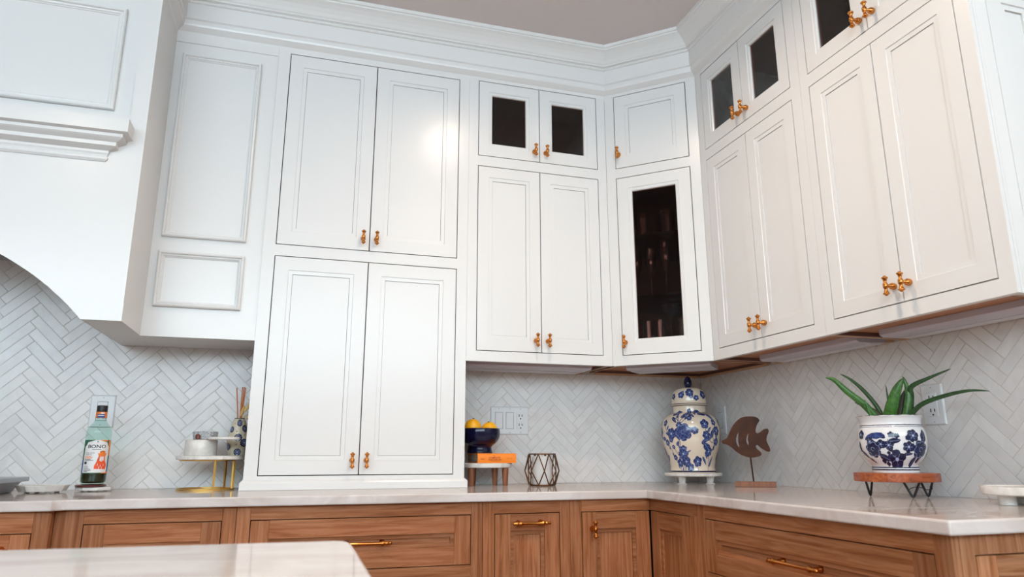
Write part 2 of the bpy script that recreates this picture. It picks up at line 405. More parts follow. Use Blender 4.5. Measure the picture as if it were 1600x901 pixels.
# crown moulding, one mitred run round the whole cabinetry
def mitre(n1, n2):
    m = Vector(n1)+Vector(n2); return m/(m.dot(Vector(n1)))
tdir = Vector((XU-XD, YD+DU)).normalized(); nd = Vector((tdir.y, -tdir.x))
DANG = math.atan2(tdir.y, tdir.x)
crown = [(0, 2.540), (0.002, 2.553), (0.012, 2.560), (0.022, 2.568), (0.024, 2.575), (0.024, 2.590), (0.030, 2.594), (0.030, 2.655), (0.036, 2.657), (0.039, 2.662), (0.036, 2.667), (0.045, 2.670), (0.045, 2.675),
         (0.050, 2.679), (0.058, 2.690), (0.070, 2.703), (0.083, 2.713), (0.094, 2.719), (0.094, 2.724), (0.100, 2.726), (0.100, CEIL), (0, CEIL)]
cpath = [(-2.6, YH), (XH, YH), (XH, -DU), (XD, -DU), (XU, YD), (XU, YE), (XR, YE)]
cn = [Vector((0, -1)), mitre((0, -1), (1, 0)), mitre((1, 0), (0, -1)), mitre((0, -1), nd), mitre(nd, (-1, 0)), mitre((-1, 0), (0, -1)), Vector((0, -1))]
tag(obj('trim_1', sweep(B(), cpath, cn, crown), 'paint'), 'white stepped crown moulding running above all the cabinets', None, None, 'structure')

# ------------------------------------------------------------------ hardware shared meshes
def knob_mesh():
    bm = B(); zb = 0.0295
    half = [(0.0001, 0.0272), (0.0028, 0.0270), (0.0040, 0.0256), (0.0042, 0.0240), (0.0078, 0.0228), (0.0086, 0.0212), (0.0076, 0.0196), (0.0060, 0.0178), (0.0044, 0.0130), (0.0038, 0.0092), (0.0046, 0.0076), (0.0064, 0.0056), (0.0068, 0.0)]
    prof = [(r, -z) for r, z in half] + [(r, z) for r, z in half[::-1][1:]]
    lathe(bm, prof, 14, M4=Matrix.Translation((0, -zb, 0)))
    st = [(0.0085, 0.0), (0.0092, 0.002), (0.0096, 0.006), (0.0088, 0.011), (0.0066, 0.0145), (0.0045, 0.018), (0.0040, zb)]
    lathe(bm, st, 14, M4=Matrix.Rotation(R(90), 4, 'X'))
    bmesh.ops.recalc_face_normals(bm, faces=bm.faces)
    me = bpy.data.meshes.new('knob'); bm.to_mesh(me); bm.free(); me.materials.append(M['brass'])
    for p in me.polygons: p.use_smooth = True
    return me
KNOB = knob_mesh()
def knob(parent, x, z, zoff):
    o = link_mesh('knob', KNOB, parent); o.location = (x, 0, z+zoff); return o
def pull(parent, x, z, length, zoff, y=0.0):
    bm = B(); h = length/2; out = 0.030
    e = [(0.0001, h), (0.0035, h-0.001), (0.0055, h-0.005), (0.0038, h-0.010), (0.0060, h-0.013), (0.0060, h-0.016), (0.0042, h-0.019), (0.0072, h-0.024), (0.0078, h-0.028), (0.0052, h-0.033), (0.0046, h-0.036), (0.0040, 0)]
    prof = [(r, -t) for r, t in e] + [(r, t) for r, t in e[::-1][1:]]
    lathe(bm, prof, 12, M4=Matrix.Translation((x, y-out, z)) @ Matrix.Rotation(R(90), 4, 'Y'))
    for s in (-1, 1):
        lathe(bm, [(0.009, 0), (0.0085, 0.004), (0.005, 0.009), (0.0045, 0.020), (0.0065, out)], 12, M4=Matrix.Translation((x+s*(h-0.026), y, z)) @ Matrix.Rotation(R(90), 4, 'X'))
    return obj('handle', bm, 'brass', parent, zoff, 'all')

# ------------------------------------------------------------------ wall cabinets
GAP = 0.0038
def white_door(root, zo, x0, x1, z0, z1, stile=0.046, glass=None, kn=None, bead=0.0145):
    x0, x1, z0, z1 = x0+GAP/1.2, x1-GAP/1.2, z0+GAP/1.2, z1-GAP/1.2
    if glass:
        prof = [(0, 0), (stile, 0), (stile+0.0012, 0.0024), (stile+bead-0.003, 0.0030), (stile+bead, 0.006)]
        d = obj('door', rings(B(), x0, x1, z0, z1, prof, 0.02, False), 'paint', root, zo)
        i = stile+bead-0.001
        obj('glass_pane', box(B(), x0+i, x1-i, 0.010, 0.014, z0+i, z1-i), glass, d, zo)
    else:
        prof = [(0, 0), (stile, 0), (stile+0.0010, 0.0024), (stile+bead, 0.0028), (stile+bead+0.0001, 0.0160)]
        d = obj('door', rings(B(), x0, x1, z0, z1, prof, 0.02, False), 'paint', root, zo)
        i = stile+bead
        obj('panel', box(B(), x0+i+0.0010, x1-i-0.0010, 0.0056, 0.0160, z0+i+0.0010, z1-i-0.0010), 'paint', d, zo)
    if kn: knob(d, kn[0], kn[1], zo)
    return d
def pair(root, zo, x0, xm, x1, z0, z1, kz, stile=0.046, glass=None, kdx=0.0245, bead=0.0145):
    white_door(root, zo, x0, xm+GAP*0.35, z0, z1, stile, glass, (xm-kdx, kz), bead)
    white_door(root, zo, xm-GAP*0.35, x1, z0, z1, stile, glass, (xm+kdx, kz), bead)
def carcass(root, zo, x0, x1, z0, z1, depth, shelves=(), wood_bottom=True, name='carcass'):
    t = 0.016; bm = B()
    box(bm, x0, x0+t, 0.0205, depth, z0+0.001, z1); box(bm, x1-t, x1, 0.0205, depth, z0+0.001, z1)
    box(bm, x0+t, x1-t, depth-0.008, depth, z0+0.02, z1); box(bm, x0+t, x1-t, 0.0205, depth-0.008, z1-t, z1)
    for s in shelves: box(bm, x0+t, x1-t, 0.03, depth-0.008, s-0.009, s+0.009)
    obj(name, bm, 'paint_in', root, zo)
    if wood_bottom:
        obj('bottom_panel', box(B(), x0+t, x1-t, 0.0205, depth-0.0005, z0+0.012, z0+0.026), 'ply', root, zo)
        e = B(); box(e, x0, x0+t*0.45, 0.0205, depth-0.001, z0-0.0005, z0+0.0012); box(e, x1-t*0.45, x1, 0.0205, depth-0.001, z0-0.0005, z0+0.0012)
        box(e, x0+t, x1-t, depth-0.013, depth-0.001, z0-0.007, z0+0.012)
        obj('bottom_edge', e, 'plyedge', root, zo)

# tall cabinet standing on the counter
Z0 = ZC
tall = thing('counter_cabinet', 'tall white four-door cabinet standing right on the counter', 'cabinet', (0.2, -DU, Z0))
zo = -Z0
ops = [(-0.1316-0.2, 0.5341-0.2, 0.9596, 1.7244), (-0.1316-0.2, 0.5341-0.2, 1.7652, 2.5293)]
obj('face_frame', plate(B(), XP1-0.2, XS-0.2, Z0+0.001, ZTOP-0.006, ops, 0.0, 0.02), 'paint', tall, zo)
carcass(tall, zo, XP1-0.2, XS-0.2, Z0+0.001, ZTOP-0.01, DU-0.003, (1.745,), False)
pair(tall, zo, ops[0][0], -0.0006, ops[0][1], 0.9596, 1.7244, 1.0101, 0.048)
pair(tall, zo, ops[1][0], -0.0006, ops[1][1], 1.7652, 2.5293, 1.812, 0.048)
bm = B()
bp = [(0, 0.9145), (0.0105, 0.9145), (0.0105, 0.937), (0.008, 0.941), (0.003, 0.945), (0, 0.947)]
sweep(bm, [(XP1, -DU+0.23), (XP1, -DU), (XS, -DU), (XS, -DU+0.23)], [Vector((-1, 0)), Vector((-1, -1)), Vector((1, -1)), Vector((1, 0))], bp)
obj('base_moulding', bm, 'paint', tall, world=True)

# back-wall cabinet with two glass doors over two panel doors
ub = thing('wall_cabinet', 'white wall cabinet on the back wall, two dark glass doors above two panel doors', 'cabinet', (0.8763, -DU, ZUB), 0, 'white glass-topped wall cabinets'); zo = -ZUB
f = lambda x: x-0.8763
ops = [(f(0.6131), f(1.1379), 1.4113, 2.1629), (f(0.6131), f(1.1379), 2.2052, 2.5395)]
obj('face_frame', plate(B(), f(XS)+0.0005, f(XD)-0.0005, ZUB, ZTOP-0.006, ops, 0, 0.02), 'paint', ub, zo)
carcass(ub, zo, f(XS)+0.0005, f(XD)-0.012, ZUB, ZTOP-0.01, DU-0.003, (2.184,))
pair(ub, zo, ops[0][0], 0, ops[0][1], 1.4113, 2.1629, 1.4588, 0.044)
pair(ub, zo, ops[1][0], 0, ops[1][1], 2.2052, 2.5395, 2.2493, 0.043, 'pane', 0.0245, 0.0135)

# diagonal corner cabinet
dg = thing('corner_cabinet', 'white diagonal corner cabinet with one tall glass door', 'cabinet', (XD, -DU, ZUB), DANG); wd = (Vector((XU, YD))-Vector((XD, -DU))).length
ops = [(0.0405, 0.3515, 1.411, 2.1632), (0.0405, 0.3515, 2.2052, 2.5405)]
obj('face_frame', plate(B(), 0.0005, wd-0.0005, ZUB, ZTOP-0.006, ops, 0, 0.02), 'paint', dg, zo)
white_door(dg, zo, *ops[1], 0.046, None, (0.0575, 2.268))
white_door(dg, zo, *ops[0], 0.0475, 'clearpane', (0.0565, 1.463), 0.0145)
_n = -nd
def shift_in(p, d): return (p[0]+_n.x*d, p[1]+_n.y*d)
pent_o = [shift_in((XD+0.003, -DU-0.001), 0.021), shift_in((XU-0.003, YD+0.001), 0.021), (XR-0.004, YD+0.014), (XR-0.004, -0.004), (XD+0.006, -0.004)]
def inset_poly(P, d):
    out = []; n = len(P)
    for i in range(n):
        a, b, c = Vector(P[i-1]), Vector(P[i]), Vector(P[(i+1) % n])
        e1 = (b-a).normalized(); e2 = (c-b).normalized(); n1 = Vector((-e1.y, e1.x)); n2 = Vector((-e2.y, e2.x))
        m = n1+n2; out.append(tuple(b+m*(d/m.dot(n1))))
    return out
area = sum(pent_o[i][0]*pent_o[(i+1) % 5][1]-pent_o[(i+1) % 5][0]*pent_o[i][1] for i in range(5))
pent_i = inset_poly(pent_o, 0.012 if area > 0 else -0.012)
bm = B()
for k in range(1, 5):
    a, b = pent_o[k], pent_o[(k+1) % 5]; c, d = pent_i[k], pent_i[(k+1) % 5]
    prism(bm, [a, b, d, c], ZUB+0.001, ZTOP-0.01)
prism(bm, pent_i, 2.178, 2.190); prism(bm, pent_i, ZTOP-0.022, ZTOP-0.01); prism(bm, pent_i, ZUB+0.027, ZUB+0.036)
obj('carcass', bm, 'paint_in', dg, world=True)
obj('bottom_panel', prism(B(), pent_i, ZUB+0.012, ZUB+0.0265), 'ply', dg, world=True)
e = B()
for k in (1, 4):
    a, b = pent_o[k], pent_o[(k+1) % 5]; c, d = pent_i[k], pent_i[(k+1) % 5]
    prism(e, [a, b, tuple((Vector(b)+Vector(d))/2), tuple((Vector(a)+Vector(c))/2)], ZUB-0.0005, ZUB+0.0012)
box(e, XD+0.03, XR-0.02, -0.014, -0.004, ZUB-0.007, ZUB+0.0118); box(e, XR-0.014, XR-0.004, YD+0.03, -0.02, ZUB-0.007, ZUB+0.0118)
obj('bottom_edge', e, 'plyedge', dg, world=True)
for zs in (1.652, 1.910):
    obj('glass_shelf', prism(B(), inset_poly(pent_i, 0.002 if area > 0 else -0.002), zs-0.004, zs+0.004), 'shelfglass', dg, world=True)

# right-hand wall cabinets
def right_local(y, yref): return yref-y
r1 = thing('wall_cabinet', 'white wall cabinet on the right wall next to the corner, glass doors above panel doors', 'cabinet', (XU, -0.819, ZUB), R(-90), 'white glass-topped wall cabinets'); zo = -ZUB
g1 = lambda y: -0.819-y
ops = [(g1(-0.5629), g1(-1.075), 1.4113, 2.1629), (g1(-0.5629), g1(-1.075), 2.2052, 2.5395)]
obj('face_frame', plate(B(), g1(YD)+0.0005, g1(YS)-0.0004, ZUB, ZTOP-0.006, ops, 0, 0.02), 'paint', r1, zo)
carcass(r1, zo, g1(YD)+0.014, g1(YS)-0.0004, ZUB, ZTOP-0.01, 0.2629, (2.184,))
pair(r1, zo, ops[0][0], 0, ops[0][1], 1.4113, 2.1629, 1.459, 0.044)
pair(r1, zo, ops[1][0], 0, ops[1][1], 2.2052, 2.5395, 2.2495, 0.043, 'pane', 0.0245, 0.0135)
r2 = thing('wall_cabinet', 'white wall cabinet at the right end of the run with a panelled end', 'cabinet', (XU, -1.4098, ZUB), R(-90), 'white glass-topped wall cabinets')
g2 = lambda y: -1.4098-y
ops = [(g2(-1.1559), g2(-1.6703), 1.4113, 2.1629), (g2(-1.1559), g2(-1.6703), 2.2052, 2.5395)]
obj('face_frame', plate(B(), g2(YS)+0.0004, g2(YE)-0.0002, ZUB, ZTOP-0.006, ops, 0, 0.02), 'paint', r2, zo)
carcass(r2, zo, g2(YS)+0.0004, g2(YE)-0.022, ZUB, ZTOP-0.01, 0.2629, (2.184,))
pair(r2, zo, ops[0][0], 0, ops[0][1], 1.4113, 2.1629, 1.459, 0.044)
pair(r2, zo, ops[1][0], 0, ops[1][1], 2.2052, 2.5395, 2.2495, 0.043, 'pane', 0.0245, 0.0135)
ep = [(1.5244, XR+0.01, ZUB+0.042, 2.165), (1.5244, XR+0.01, 2.205, 2.5395)]
obj('end_frame', plate(B(), XU+0.0203, XR-0.001, ZUB, ZTOP-0.006, [(a, min(b, XR-0.018), c, d) for a, b, c, d in ep], YE, YE+0.019), 'paint', r2, world=True)
for a, b, c, d in ep:
    x0, x1 = a+0.002, XR-0.020
    prof = [(0, 0), (0.050, 0), (0.0512, 0.0038), (0.0645, 0.0042), (0.0647, 0.0120), (0.0660, 0.0120), (0.0661, 0.0085)]
    bm = rings(B(), x0, x1, c+0.002, d-0.002, prof, 0.018); bmesh.ops.translate(bm, verts=bm.verts, vec=(0, YE+0.0003, 0))
    obj('end_panel', bm, 'paint', r2, world=True)
obj('corner_bead', box(B(), 1.4785, 1.4800, YE-0.0012, YE, ZUB+0.001, ZTOP-0.03), 'paint', r2, world=True)

# ------------------------------------------------------------------ under-cabinet lights (switched off)
def light_bar(label, loc, rz, x0, x1, yb, wd_):
    t = thing('under_cabinet_light', label, 'light fixture', (loc[0], loc[1], ZUB+0.0115), rz, 'under-cabinet light bars')
    bm = B(); h = 0.0
    ya = yb-wd_; pr = [(ya, 0.0), (ya, -0.016), (ya+0.012, -0.022), (ya+wd_*0.5, -0.022), (yb-0.004, -0.020), (yb, -0.012), (yb, 0.0)]
    a = [bm.verts.new((x0, y, z)) for y, z in pr]; b = [bm.verts.new((x1, y, z)) for y, z in pr]
    n = len(pr); bm.faces.new(a); bm.faces.new(b[::-1])
    for i in range(n): bm.faces.new((a[(i+1) % n], a[i], b[i], b[(i+1) % n]))
    obj('housing', bm, 'lightbar', t)
    bm = B()
    box(bm, x0+0.012, x1-0.012, ya+wd_*0.55, yb-0.010, -0.0232, -0.0195)
    obj('lens', bm, 'lens', t)
    return t
light_bar('grey bar light under the back-wall cabinet, left of the corner', (0.8763, -DU), 0, f(0.592), f(1.112), 0.235, 0.175)
light_bar('grey bar light under the diagonal corner cabinet', (XD, -DU), DANG, 0.035, 0.37, 0.235, 0.175)
light_bar('grey bar light under the right-wall cabinet next to the corner', (XU, -0.819), R(-90), g1(-0.62), g1(-1.095), 0.245, 0.115)
light_bar('grey bar light under the last cabinet on the right', (XU, -1.4098), R(-90), g2(-1.185), g2(-1.68), 0.245, 0.115)

# ------------------------------------------------------------------ hood side cabinet and hood
sp = thing('filler_cabinet', 'narrow white panelled cabinet between the hood and the tall cabinet', 'cabinet', (-0.355, -DU, 1.4136)); zo = -1.4136
x0, x1 = XH-(-0.355)+0.0002, XP1+0.355-0.0004
bm = plate(B(), x0, x1, 1.4136, ZTOP-0.006, [(x0, x1-0.0035, 1.468, 2.510)], -0.0005, 0.012)
obj('face_frame', bm, 'paint', sp, zo)
obj('body', box(B(), x0, x1, 0.004, DU-0.003, 1.4140, ZTOP-0.01), 'paint', sp, zo)
def applied(parent, zo, x0, x1, z0, z1, y, name='panel_moulding', w=0.017):
    prof = [(0, 0), (0.0, -0.010), (0.002, -0.0145), (0.005, -0.016), (0.0075, -0.0145), (0.0085, -0.0105), (0.0088, -0.0085), (0.0115, -0.0095), (0.0135, -0.0085), (0.0140, -0.0050), (0.0165, -0.0030), (0.017, 0)]
    bm = B(); L = []
    for ins, yy in prof:
        ins *= w/0.017
        L.append([bm.verts.new(p) for p in ((x0+ins, y+yy, z0+ins), (x1-ins, y+yy, z0+ins), (x1-ins, y+yy, z1-ins), (x0+ins, y+yy, z1-ins))])
    for a, b in zip(L, L[1:]):
        for i in range(4): bm.faces.new((a[i], a[(i+1) % 4], b[(i+1) % 4], b[i]))
    return obj(name, bm, 'paint', parent, zo)
k = 0.355
applied(sp, zo, -0.5045+k, -0.2318+k, 1.7610, 2.4630, 0.004, w=0.021)
applied(sp, zo, -0.5068+k, -0.2300+k, 1.5150, 1.7095, 0.004, w=0.021)

hood = thing('range_hood', 'large white panelled range hood with a curved arch over the range', 'range hood', (XHC, YH, 1.4136)); zo = -1.4136
hx = XH-XHC    # local half width
def arch_z(x): return 0.885+math.sqrt(max(0.0, 0.64-x*x))
pts = [(-hx, 1.4136), (-hx+0.107, 1.4136)]
pts += [(x, arch_z(x)) for x in [(-0.6+1.2*i/40) for i in range(41)]]
pts += [(hx-0.107, 1.4136), (hx, 1.4136), (hx, 1.9752), (-hx, 1.9752)]
cl = []
for p_ in pts:
    if not cl or (abs(cl[-1][0]-p_[0])+abs(cl[-1][1]-p_[1])) > 1e-4: cl.append(p_)
obj('valance', prism_xz(B(), cl, 0.0, 0.02), 'paint', hood, zo)
for s in (-1, 1):
    a, b = sorted((s*hx, s*(hx-0.107))); obj('side_leg', box(B(), a, b, 0.0202, -YH-0.004, 1.4136, 1.9551), 'paint', hood, zo)
    a, b = sorted((s*(hx+0.0006), s*(hx-0.029))); obj('corner_board', box(B(), a, b, -0.0012, 0.0, 1.4138, 1.9752), 'paint', hood, zo)
obj('liner', box(B(), -hx, hx, 0.0202, -YH-0.004, 1.9552, 1.975), 'paint', hood, zo)
obj('bounce_cut_insert', box(B(), -hx+0.1075, hx-0.1075, 0.0205, -YH-0.005, 1.700, 1.740), 'steel', hood, zo)  # unseen insert, added to cut light bouncing inside the hood
obj('chimney', box(B(), -hx, hx, 0.0205, -YH-0.004, 1.9755, ZTOP-0.006), 'paint', hood, zo)
for s in (-1, 1):
    a, b = sorted((s*hx, s*(hx-0.048))); obj('stile', box(B(), a, b, 0.0, 0.0203, 1.9755, ZTOP-0.006), 'paint', hood, zo)
xe = -0.636-XHC
mant = [(0, 1.905), (0.003, 1.905), (0.009, 1.912), (0.009, 1.918), (0.006, 1.921), (0.0075, 1.926), (0.0105, 1.931), (0.0105, 1.9385), (0.034, 1.9475), (0.034, 1.9590), (0.040, 1.9620), (0.049, 1.9665), (0.0545, 1.9705), (0.0545, 1.980), (0.070, 1.983), (0.070, 2.026), (0, 2.030)]
obj('mantel_moulding', sweep(B(), [(-xe, -0.0001)]*2+[(xe, -0.0001)]*2, [Vector((-1, 0)), Vector((-1, -1)), Vector((1, -1)), Vector((1, 0))], mant), 'paint', hood, zo)
applied(hood, zo, -0.634-XHC-1.21, -0.634-XHC, 2.086, 2.447, 0.0205, w=0.024)
# base rail returning along the right side of the hood
obj('side_rail', box(B(), hx, hx+0.0015, 0.0002, 0.255, 1.4136, 1.468), 'paint', hood, zo)

# ------------------------------------------------------------------ countertop
def rounded(bm_obj, w=0.004): return bm_obj
ct = [(-0.585, -DC), (XCF, -DC), (XCF, YCE), (XR-0.001, YCE), (XR-0.001, -0.001), (-3.0, -0.001), (-3.0, -DC-0.028), (-0.625, -DC-0.028), (-0.610, -DC-0.026), (-0.600, -DC-0.012)]
top = obj('countertop', prism(B(), ct, ZCB, ZC), 'quartz', None, 0, False, False, 0.004)
tag(top, 'long glossy pale stone worktop turning the corner along both walls', 'countertop')

# ------------------------------------------------------------------ oak base cabinets
BF = 0.0
def wood_front(root, zo, name, x0, x1, z0, z1, rail, stile, handle=None, kn=None, pale=False):
    X, Zm = ('oak_daylit_x', 'oak_daylit_z') if pale else ('oak_x', 'oak_z')  # pale selects the oak with daylight put into its colour
    horiz = (x1-x0) > (z1-z0)
    x0, x1, z0, z1 = x0+0.0025, x1-0.0025, z0+0.0025, z1-0.0025
    d = obj(name, box(B(), x0+stile+0.010, x1-stile-0.010, 0.0115, 0.018, z0+rail+0.010, z1-rail-0.010), X if horiz else Zm, root, zo)
    for a, b in ((x0, x0+stile), (x1-stile, x1)): obj('stile', box(B(), a, b, 0, 0.02, z0, z1), Zm, d, zo, bevel=0.0006)
    for a, b in ((z0, z0+rail), (z1-rail, z1)): obj('rail', box(B(), x0+stile+0.0002, x1-stile-0.0002, 0, 0.02, a, b), X, d, zo, bevel=0.0006)
    bm = B(); L = []
    for ins, y in ((0, 0.02), (0, 0.0050), (0.0118, 0.0058), (0.0118, 0.02)):
        L.append([bm.verts.new(p) for p in ((x0+stile+ins, y, z0+rail+ins), (x1-stile-ins, y, z0+rail+ins), (x1-stile-ins, y, z1-rail-ins), (x0+stile+ins, y, z1-rail-ins))])
    for a, b in zip(L, L[1:]):
        for i in range(4): bm.faces.new((a[i], a[(i+1) % 4], b[(i+1) % 4], b[i]))
    obj('bead', bm, X, d, zo)
    if handle: pull(d, handle[0], handle[1], handle[2], zo, handle[3] if len(handle) > 3 else 0.0)
    if kn: knob(d, kn[0], kn[1], zo)
    return d
def base_cab(label, loc, rz, x0, x1, fronts, depth, ends=(True, True), pale=False):
    t = thing('base_cabinet', label, 'cabinet', (loc[0], loc[1], 0), rz, 'oak base cabinets under the countertop')
    X, Zm = ('oak_daylit_x', 'oak_daylit_z') if pale else ('oak_x', 'oak_z')
    ops = sorted([(q[1], q[2], q[3], q[4]) for q in fronts], key=lambda o: -o[3])
    l = min(o[0] for o in ops); r = max(o[1] for o in ops)
    for a, b in ((x0+0.0004, l), (r, x1-0.0004)):
        if b-a > 0.003: obj('frame_stile', box(B(), a, b, 0, 0.02, 0.1, ZCB-0.0005), Zm, t, bevel=0.0005)
    zs = [ZCB-0.0005]
    for o in ops: zs += [o[3], o[2]]
    zs += [0.1]
    for i in range(0, len(zs), 2):
        if zs[i]-zs[i+1] > 0.003: obj('frame_rail', box(B(), l+0.0003, r-0.0003, 0, 0.02, zs[i+1], zs[i]), X, t, bevel=0.0005)
    c = B()
    box(c, x0+0.001, x0+0.017, 0.0205, depth, 0.1, ZCB-0.001); box(c, x1-0.017, x1-0.001, 0.0205, depth, 0.1, ZCB-0.001)
    box(c, x0+0.017, x1-0.017, depth-0.01, depth, 0.1, ZCB-0.001); box(c, x0+0.017, x1-0.017, 0.0205, depth-0.01, 0.1, 0.116)
    box(c, x0+0.03, x1-0.03, 0.06, depth-0.02, 0.0, 0.0995)
    obj('carcass', c, 'dark', t)
    for q in fronts:
        wood_front(t, 0, *q[:5], q[5], q[6], q[7] if len(q) > 7 else None, q[8] if len(q) > 8 else None, pale)
    return t
ZD, ZD0 = 0.8496, 0.7030
two = ((0.655, 0.40), (0.375, 0.125))
def drawers(x0, x1, hl, xc=None, hy=0.0):
    xc = (x0+x1)/2 if xc is None else xc
    q = [('drawer', x0, x1, ZD0, ZD, 0.0505, 0.050, (xc, 0.7766, hl, 0.0115))]
    for a, b in two: q.append(('drawer', x0, x1, b, a, 0.0505, 0.050, (xc, (a+b)/2, hl, 0.0115)))
    return q
# range base, standing a little proud at the far left
xl = lambda x: x
base_cab('oak drawer cabinet at the far left, standing proud under the range top', (0, -DB-0.028), 0, -1.5, -0.612,
         [('drawer', -0.93, -0.650, 0.70, 0.833, 0.045, 0.045, (-0.752, 0.8245-0.03, 0.130, 0.0))]+[('drawer', -0.93, -0.650, b, a, 0.05, 0.05) for a, b in two], 0.62)
obj('side_panel', box(B(), -0.6124, -0.6114, -DB-0.028, -DB-0.0003, 0.1, ZCB-0.0005), 'oak_z', bpy.data.objects['base_cabinet'], world=True)
t_ = base_cab('oak drawer cabinet left of the tall cabinet, under the bottle', (0, -DB), 0, -0.611, -0.1615, drawers(-0.5425, -0.1976, 0.13), 0.60)
base_cab('wide oak drawer cabinet under the tall white cabinet', (0, -DB), 0, -0.161, 0.5545, drawers(-0.1241, 0.5187, 0.156), 0.60)
base_cab('narrow oak cabinet with a pull-out front and horizontal bar handle', (0, -DB), 0, 0.555, 0.8445, [('door', 0.5927, 0.8102, 0.125, ZD, 0.050, 0.050, (0.7065, 0.8205, 0.126))], 0.60)
# corner base: two doors meeting at the inside corner
cb = thing('base_cabinet', 'oak corner base cabinet with two doors meeting at the inside corner', 'cabinet', (0, -DB, 0), 0, 'oak base cabinets under the countertop')
obj('frame_stile', box(B(), 0.8452, 0.8844, 0, 0.02, 0.1, ZCB-0.0005), 'oak_z', cb, bevel=0.0005)
obj('frame_rail', box(B(), 0.8847, XBF-0.0005, 0, 0.02, ZD, ZCB-0.0005), 'oak_x', cb, bevel=0.0005)
wood_front(cb, 0, 'door', 0.8844, XBF-0.0015, 0.125, ZD, 0.052, 0.050, None, (0.9205, 0.796))
c = B()
bm = B(); box(bm, XBF, XBF+0.02, -0.900, -DB-0.0005, ZD, ZCB-0.0005); obj('frame_rail', bm, 'oak_y', cb, world=True)
bm = B(); box(bm, XBF, XBF+0.02, -0.900, -0.8612, 0.1, ZD-0.0003); obj('frame_stile', bm, 'oak_z', cb, world=True)
# second door faces the room from the right-hand run
def wood_front_world(root, loc, rz, **kw):
    tmp = thing('base_cabinet', None, None, loc, rz)
    d = wood_front(tmp, 0, **kw)
    mw = tmp.matrix_basis.copy()
    d.parent = root; d.matrix_basis = root.matrix_basis.inverted() @ mw
    bpy.data.objects.remove(tmp); return d
wood_front_world(cb, (XBF, -DB, 0), R(-90), name='door', x0=0.0015, x1=0.2544, z0=0.125, z1=ZD, rail=0.052, stile=0.050)
c = B(); box(c, 0.8452, XR-0.004, -0.30, -0.004, 0.1, ZCB-0.001); box(c, 1.20, XR-0.004, -0.899, -0.31, 0.1, ZCB-0.001); box(c, 0.8452, 0.860, -DB+0.0205, -0.31, 0.1, ZCB-0.001)
obj('carcass', c, 'dark', cb, world=True)
# right-hand drawer base with a panelled end, window daylight painted into its lighter oak
rb = base_cab('long oak drawer cabinet on the right ending in a panelled end with daylight tinted into its oak', (XBF, 0), R(-90), 0.9005, -YBE-0.0205,
              drawers(0.9381, 1.7188, 0.182, 1.330), 0.60)
obj('end_frame', plate(B(), XBF, XR-0.002, 0.1, ZCB-0.0005, [(1.183, 1.69, 0.125, 0.8505)], YBE, YBE+0.02), 'oak_daylit_z', rb, world=True)
obj('corner_bead', box(B(), 1.1485, 1.1500, YBE-0.001, YBE, 0.1, ZCB-0.002), 'oak_daylit_z', rb, world=True)
wood_front_world(rb, (0, YBE, 0), 0, name='end_panel', x0=1.183, x1=1.69, z0=0.125, z1=0.8505, rail=0.055, stile=0.047, pale=True)

# ------------------------------------------------------------------ island in the foreground
isl = thing('kitchen_island', 'white stone topped island in the near left foreground', 'island', (-0.7, -2.6, 0))
ip = [(-1.9, -1.655), (0.045, -1.7605), (0.055, -1.765), (0.0632, -1.778), (0.0650, -1.80), (0.0633, -3.6), (-1.9, -3.6)]
tp = obj('island_top', prism(B(), ip, 0.884, 0.914), 'quartz', isl, world=True, bevel=0.004)
obj('island_body', box(B(), -1.8, 0.02, -3.5, -1.83, 0.0, 0.8838), 'paint', isl, world=True)
